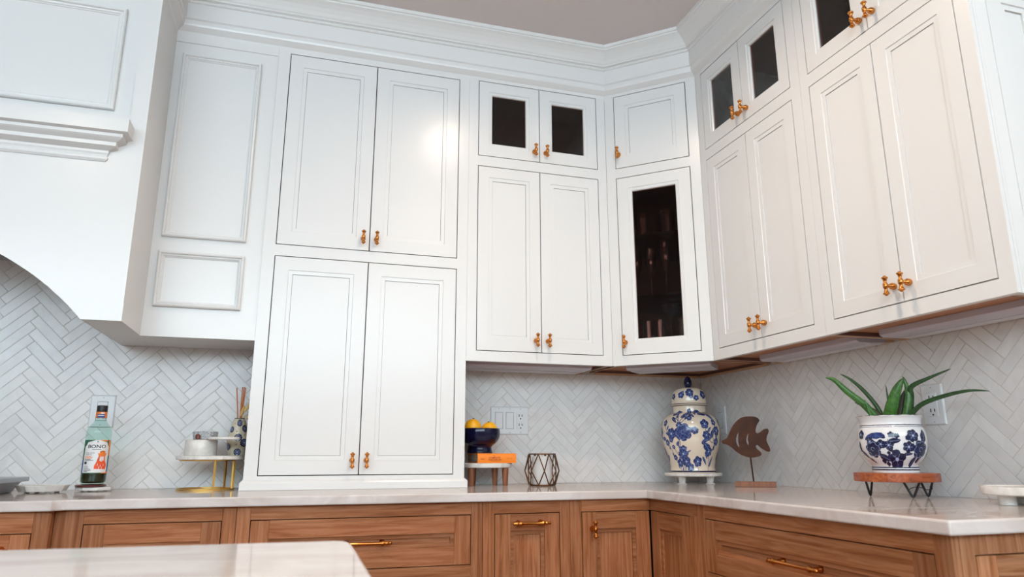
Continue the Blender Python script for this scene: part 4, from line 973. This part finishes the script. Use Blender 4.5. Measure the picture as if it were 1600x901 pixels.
def spine_text(body, x, z, size, sq=1.0, bold=0.0):
    t = text_bm(body, size, 0, 'CENTER', sq, bold); o = obj('lettering', merge(B(), t, lambda c: Vector((x+c.x, ysp(z+c.z)-0.0002, z+c.z))), 'bookred', bk); return o
def bar(x0, x1, z, h, m='bookred', parent=None):
    bm = B(); v = [bm.verts.new((a, ysp(b)-0.0003, b)) for a, b in ((x0, z-h/2), (x1, z-h/2), (x1, z+h/2), (x0, z+h/2))]; bm.faces.new(v); return bm
spine_text('THE', -0.012, 0.0262, 0.0050); spine_text('COMPLETE', -0.010, 0.0192, 0.0088, 1.05, 0.0001)
bm = B()
for (x0, x1, z, h) in ((-0.0645, -0.0485, 0.0170, 0.0008), (-0.0645, -0.050, 0.0140, 0.0012), (-0.034, -0.0145, 0.0122, 0.0022), (-0.012, 0.002, 0.0122, 0.0022), (0.0045, 0.0175, 0.0122, 0.0022), (-0.026, 0.011, 0.0075, 0.0009), (0.036, 0.053, 0.0175, 0.0008), (0.0565, 0.0575, 0.0175, 0.005), (-0.0705, -0.0698, 0.0179, 0.026), (0.0635, 0.0645, 0.0179, 0.027)): merge(bm, bar(x0, x1, z, h))
obj('spine_print', bm, 'bookred', bk)['kind'] = 'stuff'
BX, BY = 0.668, -0.115
z0 = ZC+0.0838+0.0359
bw = thing('fruit_bowl', 'glossy navy blue footed bowl holding oranges, standing on the orange book', 'bowl', (BX, BY, z0))
bpf = spline([(0.0480, 0.0003), (0.0492, 0.004), (0.0470, 0.014), (0.0462, 0.022), (0.0500, 0.029), (0.0640, 0.040), (0.0740, 0.053), (0.0785, 0.068), (0.0790, 0.082), (0.0776, 0.0930)], 5)
inn = [(0.0760, 0.0940), (0.0750, 0.082), (0.0745, 0.068), (0.070, 0.055), (0.058, 0.042), (0.03, 0.034), (0, 0.033)]
obj('bowl', lathe(B(), [(0, 0.0003)] + bpf + inn, 56), 'navy', bw, 0, True)
def orange(label, x, y, z, r, tx, ty):
    t = thing('orange', label, 'fruit', (x, y, z-r), 0, 'oranges in the blue bowl')
    obj('fruit', lathe(B(), [(0, 0)] + [(r*math.cos(a)*(1-0.02*math.sin(3*a)), r+r*0.95*math.sin(a)) for a in [R(-85+10*i) for i in range(18)]] + [(0, r*1.955)], 28), 'orange', t, 0, 'all')
    d = Vector((tx, ty, 1)).normalized()
    s = lathe(B(), [(0, -0.001), (0.0032, -0.0006), (0.0026, 0.0016), (0, 0.002)], 8, M4=Matrix.Translation(Vector((0, 0, r))+d*r*0.985) @ d.to_track_quat('Z', 'Y').to_matrix().to_4x4())
    obj('stem_button', s, 'soil', t, 0, 'all')
orange('larger orange at the left of the navy bowl', BX-0.033, BY-0.022, z0+0.098, 0.0330, 0.02, -0.15)
orange('smaller orange at the right of the navy bowl', BX+0.0345, BY-0.016, z0+0.0895, 0.0315, -0.2, -0.25)

# ------------------------------------------------------------------ geometric candle holder
CX, CY = 0.893, -0.2
ch = thing('candle_holder', 'dark bronze geometric wire candle holder with a white candle', 'candle holder', (CX, CY, ZC))
N = 8; rt_, rm_, rb_ = 0.0525, 0.0660, 0.0515; zt_, zm_, zb_ = 0.117, 0.055, 0.0035
tp_ = [(rt_*math.cos(a), rt_*math.sin(a), zt_) for a in [2*math.pi*(k+0.25)/N for k in range(N)]]
bt_ = [(rb_*math.cos(a), rb_*math.sin(a), zb_) for a in [2*math.pi*(k+0.25)/N for k in range(N)]]
md_ = [(rm_*math.cos(a), rm_*math.sin(a), zm_) for a in [2*math.pi*(k+0.75)/N for k in range(N)]]
for nm, q in (('top_ring', tp_), ('bottom_ring', bt_)): obj(nm, tube(B(), q, 0.0026, 6, True), 'bronze', ch, 0, True)
obj('bottom_plate', lathe(B(), [(0, 0.0008), (0.047, 0.0008), (0.047, 0.0028), (0, 0.0028)], 24), 'bronze', ch, 0, True)
for k in range(N):
    for a, b in ((tp_[k], md_[k]), (md_[k], tp_[(k+1) % N]), (bt_[k], md_[k]), (md_[k], bt_[(k+1) % N])): obj('strut', tube(B(), [a, b], 0.0023, 6), 'bronze', ch, 0, True)
cd = obj('candle', lathe(B(), [(0, 0.0030), (0.037, 0.0030), (0.038, 0.006), (0.038, 0.106), (0.035, 0.109), (0.02, 0.107), (0, 0.1065)], 32), 'wax', ch, 0, True)
obj('wick', tube(B(), [(0, 0, 0.106), (0.001, 0, 0.113)], 0.0008, 6), 'ink', cd)

# ------------------------------------------------------------------ cake stand group beside the tall cabinet
KX, KY = -0.2870, -0.150
ck = thing('serving_stand', 'round marble board on a gold ring frame beside the tall cabinet', 'stand', (KX, KY, ZC))
obj('board', lathe(B(), [(0, 0.0990), (0.1095, 0.0990), (0.1115, 0.1005), (0.1115, 0.1105), (0.1095, 0.1120), (0, 0.1120)], 56), 'marble', ck, 0, True)
def flat_ring(z0, z1, r0, r1, cx, cy): return lathe(B(), [(r1, z0), (r0, z0), (r0, z1), (r1, z1)], 48, cx, cy)
def ring_solid(z0, z1, r0, r1, cx, cy):
    bm = B(); n = 48; L = []
    for r, z in ((r0, z0), (r1, z0), (r1, z1), (r0, z1)): L.append([bm.verts.new((cx+r*math.cos(2*math.pi*k/n), cy+r*math.sin(2*math.pi*k/n), z)) for k in range(n)])
    for i in range(4):
        a, b = L[i], L[(i+1) % 4]
        for k in range(n): bm.faces.new((a[k], a[(k+1) % n], b[(k+1) % n], b[k]))
    return bm
obj('upper_ring', ring_solid(0.0950, 0.0988, 0.084, 0.0895, -0.0105, 0), 'gold', ck, 0, True)
obj('base_ring', ring_solid(0.0006, 0.0060, 0.083, 0.0915, -0.0105, 0), 'gold', ck, 0, True)
for a in (R(-69), R(-14), R(53), R(13)):
    c, s = math.cos(a), math.sin(a); bm = box(B(), 0.0840, 0.0893, -0.0030, 0.0030, 0.0058, 0.0952); bmesh.ops.rotate(bm, verts=bm.verts, matrix=Matrix.Rotation(a, 3, 'Z')); bmesh.ops.translate(bm, verts=bm.verts, vec=(-0.0105, 0, 0)); obj('leg', bm, 'gold', ck)
zt = ZC+0.1122
mb = thing('marble_jar', 'white marble cylinder pot on the gold framed marble board', 'pot', (-0.3225, -0.165, zt))
obj('pot', lathe(B(), [(0, 0.0002), (0.0500, 0.0002), (0.0512, 0.002), (0.0512, 0.0505), (0.0500, 0.0522), (0.030, 0.0522), (0.0, 0.0522)], 48), 'marble', mb, 0, True)
gb = thing('granite_bowl', 'small grey speckled granite dish on top of the white marble pot', 'bowl', (-0.315, -0.148, zt+0.0523))
obj('dish', lathe(B(), [(0, 0.0002), (0.0345, 0.0002), (0.0375, 0.003), (0.0405, 0.0255), (0.0395, 0.0280), (0.036, 0.0280), (0.033, 0.008), (0, 0.006)], 40), 'granite', gb, 0, True)
sc_ = tag(obj('wooden_scoop', lathe(B(), spline([(0, -0.0105), (0.005, -0.0085), (0.0080, 0), (0.0055, 0.0080), (0, 0.0105)], 4), 18), 'candy', None, 0, 'all'), 'small dark red oval scoop leaning on the granite dish', 'scoop')
sc_.location = (-0.3325, -0.193, zt+0.0523+0.0100); sc_.scale = (1, 0.45, 1); sc_.rotation_euler = (R(-14), R(-12), 0)
ml = tag(obj('marble_disc', lathe(B(), [(0, 0.0), (0.050, 0.0), (0.0525, 0.002), (0.0525, 0.0065), (0.050, 0.0085), (0.012, 0.0085), (0, 0.0085)], 48), 'marble', None, 0, True), 'thin white marble disc resting on the marble pot, in front of the vase', 'plate')
ml.location = (-0.2480, -0.2080, zt+0.0525)
VX, VY = -0.2125, -0.092
va = face_angle(VX, VY)
vs_ = thing('reed_diffuser_vase', 'small stoneware vase with round blue medallions and dried stems', 'vase', (VX, VY, zt))
vp = spline([(0.0290, 0.0004), (0.0318, 0.010), (0.0350, 0.032), (0.0358, 0.048), (0.0335, 0.064), (0.0318, 0.070), (0.0300, 0.084), (0.0265, 0.102), (0.0205, 0.120), (0.0168, 0.127), (0.0165, 0.1300)], 5)
obj('vase', lathe(B(), [(0, 0.0004)] + vp + [(0.0140, 0.1300), (0.0140, 0.10), (0, 0.09)], 40), 'vase', vs_, 0, True)
obj('rim_line', band(vp, 0.1276, 0.1298), 'ink', vs_, 0, 'all')
pv = Paint(vp, 0.034, va)
for x, z, r in ((0.002, 0.113, 0.0105), (0.0255, 0.094, 0.0105), (0.000, 0.062, 0.0115), (0.0215, 0.044, 0.0115), (0.001, 0.012, 0.0105), (-0.030, 0.090, 0.009), (-0.036, 0.030, 0.010), (0.048, 0.066, 0.010), (0.052, 0.02, 0.010), (-0.055, 0.06, 0.011), (0.08, 0.09, 0.010), (0.085, 0.04, 0.011), (-0.085, 0.09, 0.01), (-0.08, 0.03, 0.011)):
    r *= 1.22; pv.flower('bluedark', x, z, r, 9, x*40, jag=0.12)
    pv.stem('bluepale', [(x+r*.62*math.cos(q), z+r*.62*math.sin(q)) for q in [i*math.pi/6 for i in range(13)]], 0.0004, 0.0013)
for x, z in ((-0.007, 0.083), (0.018, 0.118), (0.022, 0.071), (-0.004, 0.038), (0.036, 0.026), (-0.02, 0.112), (-0.028, 0.06)):
    pv.blob('ink', x, z, [(0.0020*math.cos(q), 0.0020*math.sin(q)) for q in [i*math.pi/4 for i in range(8)]])
pv.done(vs_, 'painted_medallions')
for dx, dy, h in ((-0.0225, 0.004, 0.1085), (0.0005, -0.006, 0.1110), (0.0055, 0.006, 0.1130), (0.0120, -0.003, 0.1095)):
    obj('reed', tube(B(), [(dx*0.2+0.001, dy, 0.10), (dx*0.9+0.001, dy*1.5, 0.13+h-0.0005)], 0.0021, 7), 'reed', vs_, 0, True)
for dx, dz, l in ((0.0040, 0.155, 0.042), (0.0200, 0.170, 0.045), (0.0260, 0.136, 0.022)):
    obj('stem', tube(B(), spline([(0.003, 0, 0.105), (dx*0.4, -0.004, 0.135), (dx, -0.006, dz)], 4), 0.0008, 5), 'grass', vs_, 0, True)
    bm = lathe(B(), [(0, -l/2), (0.0032, -l*0.4), (0.0058, -l*0.1), (0.0050, l*0.2), (0.0022, l*0.43), (0, l/2)], 10, M4=Matrix.Translation((dx+0.004, -0.007, dz)) @ Matrix.Rotation(R(18 if dx < .015 else 32), 4, 'Y'))
    for v in bm.verts: v.co += Vector((random.uniform(-1, 1), random.uniform(-1, 1), random.uniform(-1, 1)))*0.0006
    obj('seed_head', bm, 'grass', vs_, 0, 'all')

# ------------------------------------------------------------------ olive oil bottle on its coasters
OX, OY = -0.6425, -0.140
mc = thing('marble_coaster', 'small white octagonal marble coaster with feet, under the bottle', 'coaster', (-0.639, -0.125, ZC))
og = lambda r, ph=0: [(r*math.cos(R(22.5)+ph+i*math.pi/4), r*math.sin(R(22.5)+ph+i*math.pi/4)) for i in range(8)]
obj('top', prism(B(), og(0.056), 0.0030, 0.0135), 'marble', mc, bevel=0.002)
for i in range(4): obj('foot', lathe(B(), [(0.006, 0.0003), (0.006, 0.0029)], 10, 0.036*math.cos(i*math.pi/2+.6), 0.036*math.sin(i*math.pi/2+.6)), 'marble', mc, 0, True)
rc = tag(obj('wooden_coaster', lathe(B(), [(0, 0), (0.042, 0), (0.0455, 0.003), (0.0455, 0.006), (0.042, 0.0085), (0, 0.0085)], 40), 'redwood', None, 0, True), 'dark red oval wooden coaster directly under the oil bottle', 'coaster')
rc.location = (-0.6465, -0.142, ZC+0.0137)
zb0 = ZC+0.0137+0.0087
bo = thing('oil_bottle', 'green glass olive oil bottle with black cap and white label', 'bottle', (OX, OY, zb0), R(14))
gp = spline([(0.0315, 0.0003), (0.0360, 0.005), (0.0372, 0.012), (0.0376, 0.060), (0.0378, 0.130), (0.0376, 0.164), (0.0355, 0.176), (0.0290, 0.187), (0.0215, 0.196), (0.0175, 0.205), (0.0162, 0.216), (0.0160, 0.232)], 5)
obj('glass', lathe(B(), [(0, 0.0003)] + gp + [(0.0, 0.2322)], 48), 'bottle', bo, 0, True)
obj('oil', lathe(B(), [(0, 0.004), (0.030, 0.004), (0.0352, 0.008), (0.0364, 0.014), (0.0370, 0.060), (0.0371, 0.112), (0, 0.112)], 40), 'oil', bo, 0, True)
obj('cap', lathe(B(), [(0.0155, 0.2325), (0.0166, 0.2330), (0.0168, 0.2360), (0.0162, 0.2365), (0.0162, 0.2520), (0.0150, 0.2535), (0, 0.2537)], 32), 'cap', bo, 0, True)
# label, bent round the glass; x = arc length, facing the camera
LA = face_angle(OX, OY)-R(14)
def cyl(x, z, off): 
    r = rad_at(gp, z)+off; a = LA+x/0.0376; return Vector((r*math.cos(a), r*math.sin(a), z))
def label_piece(name, pts, m, off, parent):
    bm = B(); vs = [bm.verts.new((x, 0, z)) for x, z in pts]; bm.faces.new(vs)
    bmesh.ops.triangulate(bm, faces=bm.faces); xs = [p[0] for p in pts]; lo_, hi_ = min(xs), max(xs)
    n = max(1, int((hi_-lo_)/0.004))
    for k in range(1, n):
        x = lo_+(hi_-lo_)*k/n
        bmesh.ops.bisect_plane(bm, geom=bm.verts[:]+bm.edges[:]+bm.faces[:], plane_co=(x, 0, 0), plane_no=(1, 0, 0))
    for v in bm.verts: v.co = cyl(v.co.x, v.co.z, off)
    return obj(name, bm, m, parent, 0, 'all')
def rect(x0, x1, z0, z1): return [(x0, z0), (x1, z0), (x1, z1), (x0, z1)]
lb = label_piece('label', rect(-0.0480, 0.0480, 0.034, 0.1405), 'lgreen', 0.0004, bo)
label_piece('label_border', rect(-0.0475, -0.0360, 0.034, 0.075), 'lblue', 0.0007, lb); label_piece('label_border', rect(0.020, 0.0475, 0.034, 0.040), 'lorange', 0.0007, lb); label_piece('label_border', rect(0.0, 0.030, 0.136, 0.1405), 'lorange', 0.0007, lb); label_piece('label_border', rect(0.036, 0.0475, 0.090, 0.1405), 'lorange', 0.0007, lb); label_piece('label_border', rect(0.036, 0.0475, 0.036, 0.075), 'lblue', 0.0006, lb)
wl = [(-0.0385, 0.0365), (0.0345, 0.0365), (0.0385, 0.0420), (0.0385, 0.1180), (0.0330, 0.1240), (0.0290, 0.1330), (0.0180, 0.1360), (0.0060, 0.1400), (-0.0060, 0.1400), (-0.0180, 0.1360), (-0.0290, 0.1330), (-0.0330, 0.1240), (-0.0385, 0.1180)]
label_piece('label_face', wl, 'label', 0.0010, lb)
def ltext(body, x, z, size, m='ink', sq=1.0, bold=0.0): obj('lettering', merge(B(), text_bm(body, size, 0, 'CENTER', sq, bold), lambda c: cyl(x+c.x, z+c.z, 0.0014)), m, lb)
ltext('BONO', -0.001, 0.1190, 0.0150, 'ink', 1.18, 0.00025)
ltext('EXTRA VIRGIN', -0.0195, 0.0985, 0.0046, 'ink', 1.0); ltext('OLIVE OIL', -0.0225, 0.0935, 0.0046, 'ink', 1.0)
bm_o, bm_k = B(), B()
def lbar(bm, x0, x1, z, h):
    v = [bm.verts.new(cyl(x0+(x1-x0)*k/4, zz, 0.0014)) for zz in (z-h/2, z+h/2) for k in range(5)]
    for k in range(4): bm.faces.new((v[k], v[k+1], v[k+6], v[k+5]))
for x0, x1, z in ((-0.034, -0.013, 0.0880), (-0.034, -0.009, 0.0850), (-0.034, -0.011, 0.0820)): lbar(bm_o, x0, x1, z, 0.0015)
for x0, x1, z in ((-0.014, 0.012, 0.1105), (-0.034, -0.014, 0.0780), (-0.034, -0.006, 0.0755), (-0.034, -0.020, 0.0570), (-0.034, -0.018, 0.0515), (-0.034, -0.012, 0.0475), (-0.034, -0.010, 0.0440), (-0.034, -0.020, 0.0405)): lbar(bm_k, x0, x1, z, 0.0014)
obj('small_print', bm_o, 'lorange', lb)['kind'] = 'stuff'; obj('small_print', bm_k, 'ink', lb)['kind'] = 'stuff'
label_piece('seal', rect(-0.034, -0.025, 0.0635, 0.0715), 'ink', 0.0014, lb)
label_piece('drop', [(0.0, 0.1375), (0.0020, 0.1340), (0.0, 0.1320), (-0.0020, 0.1340)], 'lblue', 0.0014, lb)
# crowned bearded figure printed at the right of the label
kx, kz = 0.0165, 0.070
label_piece('emblem', [(kx-0.019, kz-0.0215), (kx+0.016, kz-0.0225), (kx+0.0185, kz-0.010), (kx+0.015, kz-0.002), (kx+0.011, kz+0.004), (kx+0.0105, kz+0.020), (kx-0.009, kz+0.020), (kx-0.0095, kz+0.002), (kx-0.015, kz-0.003), (kx-0.0185, kz-0.010)], 'lred', 0.0013, lb)
label_piece('emblem_face', [(kx-0.006, kz+0.005), (kx-0.001, kz+0.0015), (kx+0.006, kz+0.005), (kx+0.0075, kz+0.0175), (kx-0.0055, kz+0.0175)], 'label', 0.0016, lb)
for x0, x1, z in ((kx-0.004, kx-0.0012, kz+0.0135), (kx+0.002, kx+0.005, kz+0.0135), (kx-0.0015, kx+0.0035, kz+0.0065)): label_piece('emblem_feature', rect(x0, x1, z-0.0006, z+0.0006), 'lred', 0.0019, lb)
cr = [(kx-0.0095, kz+0.0195), (kx+0.0110, kz+0.0195), (kx+0.0150, kz+0.0300), (kx+0.0100, kz+0.0265), (kx+0.0085, kz+0.0345), (kx+0.0040, kz+0.0275), (kx+0.0010, kz+0.0370), (kx-0.0020, kz+0.0275), (kx-0.0065, kz+0.0345), (kx-0.0080, kz+0.0265), (kx-0.0130, kz+0.0300)]
label_piece('emblem_crown', cr, 'lorange', 0.0015, lb)
for x_, z_2 in ((kx-0.010, kz-0.008), (kx-0.002, kz-0.012), (kx+0.007, kz-0.009), (kx-0.006, kz-0.018), (kx+0.003, kz-0.019)): label_piece('emblem_feature', rect(x_-0.0006, x_+0.0006, z_2-0.004, z_2+0.004), 'label', 0.0016, lb)
# neck band
def npiece(name, x0, x1, z0, z1, m, off=0.0006):
    bm = B(); n = 12; v = [[bm.verts.new(((rad_at(gp, z)+off)*math.cos(LA+x/0.0162), (rad_at(gp, z)+off)*math.sin(LA+x/0.0162), z)) for z in (z0, (z0+z1)/2, z1)] for x in [x0+(x1-x0)*k/n for k in range(n+1)]]
    for a, b in zip(v, v[1:]):
        for k in range(2): bm.faces.new((a[k], b[k], b[k+1], a[k+1]))
    return obj(name, bm, m, bo, 0, 'all')
npiece('neck_label', -0.0500, 0.0500, 0.2120, 0.2322, 'lorange'); npiece('neck_stripe', -0.0120, 0.0100, 0.2130, 0.2250, 'lblue', 0.0010); npiece('neck_stripe', -0.0100, 0.0080, 0.2190, 0.2215, 'label', 0.0013); npiece('neck_stripe', -0.002, 0.0080, 0.2260, 0.2300, 'label', 0.0013)

# marble dish and the steel range top at the far left
md = thing('marble_tray', 'white octagonal marble tray with feet, left of the oil bottle', 'tray', (-0.7700, -0.185, ZC))
bm = B(); a = og(0.0640, .0); b = og(0.0745, .0)
va_, vb_, vc_, vd_ = ([bm.verts.new((x, y, z)) for x, y in P_] for P_, z in ((a, 0.0040), (b, 0.0215), (og(0.0715), 0.0230), (og(0.0680), 0.0190)))
bm.faces.new(va_[::-1]); bm.faces.new(vd_)
for p, q in ((va_, vb_), (vb_, vc_), (vc_, vd_)):
    for k in range(8): bm.faces.new((p[k], p[(k+1) % 8], q[(k+1) % 8], q[k]))
obj('dish', bm, 'marble', md, bevel=0.0015)
for i in range(4): obj('foot', lathe(B(), [(0.007, 0.0003), (0.008, 0.0039)], 10, 0.042*math.cos(i*math.pi/2+.6), 0.042*math.sin(i*math.pi/2+.6)), 'marble', md, 0, True)
rg = thing('cooktop', 'brushed steel range top edge at the far left of the counter', 'cooktop', (-1.24, -0.36, ZC))
obj('body', prism_xz(B(), [(-0.40, 0.0004), (0.378, 0.0004), (0.402, 0.034), (-0.42, 0.034)], -0.22, 0.2), 'steel', rg, bevel=0.002)
obj('rim', box(B(), -0.43, 0.418, -0.235, 0.215, 0.0342, 0.0480), 'steel', rg, bevel=0.002)
for k in range(3): obj('grate', box(B(), -0.38+k*0.25, -0.15+k*0.25, -0.18, 0.16, 0.0482, 0.056), 'black', rg, bevel=0.003)
obj('burner_knob', lathe(B(), [(0.018, 0), (0.018, 0.016), (0.015, 0.020), (0, 0.020)], 20, M4=Matrix.Translation((0.345, -0.235, 0.037)) @ Matrix.Rotation(R(90), 4, 'X')), 'black', rg, 0, True)

# ------------------------------------------------------------------ glassware behind the corner glass door
def wpos(s, d): q = Vector((XD, -DU)) + tdir*s - nd*d; return q.x, q.y
def flute_mesh(h, rb, bowl, foot, thick=0.0009):
    hs = h*0.45
    pr = [(0, 0.0003), (foot, 0.0003), (foot, 0.0014), (0.006, 0.004), (0.0032, 0.010), (0.0032, hs-0.012), (0.007, hs-0.003)]
    pr += spline([(0.010, hs), (bowl*0.86, hs+(h-hs)*0.28), (bowl, hs+(h-hs)*0.55), (rb, h)], 5)
    pr += [(rb-thick, h)] + spline([(bowl-thick, hs+(h-hs)*0.55), (bowl*0.86-thick, hs+(h-hs)*0.28), (0.0075, hs+0.003), (0, hs+0.002)], 5)
    return pr
def tumbler_pr(h, r0, r1): return [(0, 0.0003), (r0, 0.0003), (r1, h), (r1-0.0012, h), (r0-0.0014, 0.009), (0, 0.008)]
def glassware(name, label, cat, s, d, z, pr, m='drink', group=None):
    x, y = wpos(s, d); t = tag(obj(name, lathe(B(), pr, 24), m, None, 0, True), label, cat, group); t.location = (x, y, z); return t
gl = [('wine_glass', 'large stemless wine glass on the top glass shelf, left', 0.118, 0.10, 1.9143, tumbler_pr(0.105, 0.028, 0.033)), ('wine_glass', 'large stemless wine glass on the top glass shelf, middle', 0.225, 0.105, 1.9143, tumbler_pr(0.108, 0.027, 0.033)), ('wine_glass', 'stemless glass at the right end of the top glass shelf', 0.315, 0.12, 1.9143, tumbler_pr(0.100, 0.026, 0.031))]
for n_, l_, s_, d_, z_2, p_ in gl: glassware(n_, l_, 'glass', s_, d_, z_2, p_, 'drink', 'glasses behind the corner glass door')
for i, (s_, d_, l_) in enumerate(((0.085, 0.10, 'champagne flute at the left of the middle shelf, half behind the door'), (0.145, 0.105, 'second champagne flute from the left on the middle shelf'), (0.212, 0.085, 'tallest champagne flute, in the centre of the middle shelf'), (0.285, 0.11, 'champagne flute at the right of the middle shelf'))):
    glassware('champagne_flute', l_, 'glass', s_, d_, 1.6563, flute_mesh(0.215 if i != 2 else 0.232, 0.020, 0.0245, 0.030), 'drink', 'glasses behind the corner glass door')
for i, (s_, d_, l_) in enumerate(((0.125, 0.10, 'left champagne glass on the cabinet floor'), (0.175, 0.085, 'champagne glass on the cabinet floor beside the amber goblet'), (0.268, 0.10, 'right champagne glass on the cabinet floor'))):
    glassware('champagne_flute', l_, 'glass', s_, d_, ZUB+0.0363, tumbler_pr(0.150, 0.020, 0.0235), 'drink', 'glasses behind the corner glass door')
glassware('goblet', 'amber stemmed goblet standing on the cabinet floor behind the glasses', 'glass', 0.205, 0.17, ZUB+0.0363, [(0, 0.0003), (0.034, 0.0003), (0.034, 0.002), (0.006, 0.006), (0.004, 0.02), (0.004, 0.175), (0.012, 0.182), (0.036, 0.195), (0.040, 0.225), (0.0385, 0.225), (0.034, 0.198), (0, 0.186)], 'amber')

#%%LAMPS
# ------------------------------------------------------------------ lamps
for i, (lx, ly) in enumerate(DOWNLIGHTS):
    t = thing('ceiling_downlight', ('round recessed ceiling lamp closest to the tall white cabinet', 'round recessed ceiling lamp nearer the window, right of the island', 'round recessed ceiling lamp above the island')[i], 'ceiling lamp', (lx, ly, CEIL), 0, 'recessed ceiling lamps')
    obj('trim_ring', lathe(B(), [(0.045, -0.001), (0.062, -0.004), (0.066, -0.0005), (0.066, 0.0)], 24), 'plate', t, 0, True)
    ld = bpy.data.lights.new('bulb', 'AREA'); ld.shape = 'DISK'; ld.size = 0.085; ld.energy = LAMP_W; ld.color = (1.0, 0.79, 0.61); ld.spread = R(150)
    lo = bpy.data.objects.new('bulb', ld); COL.objects.link(lo); lo.parent = t; lo.location = (0, 0, -0.006)
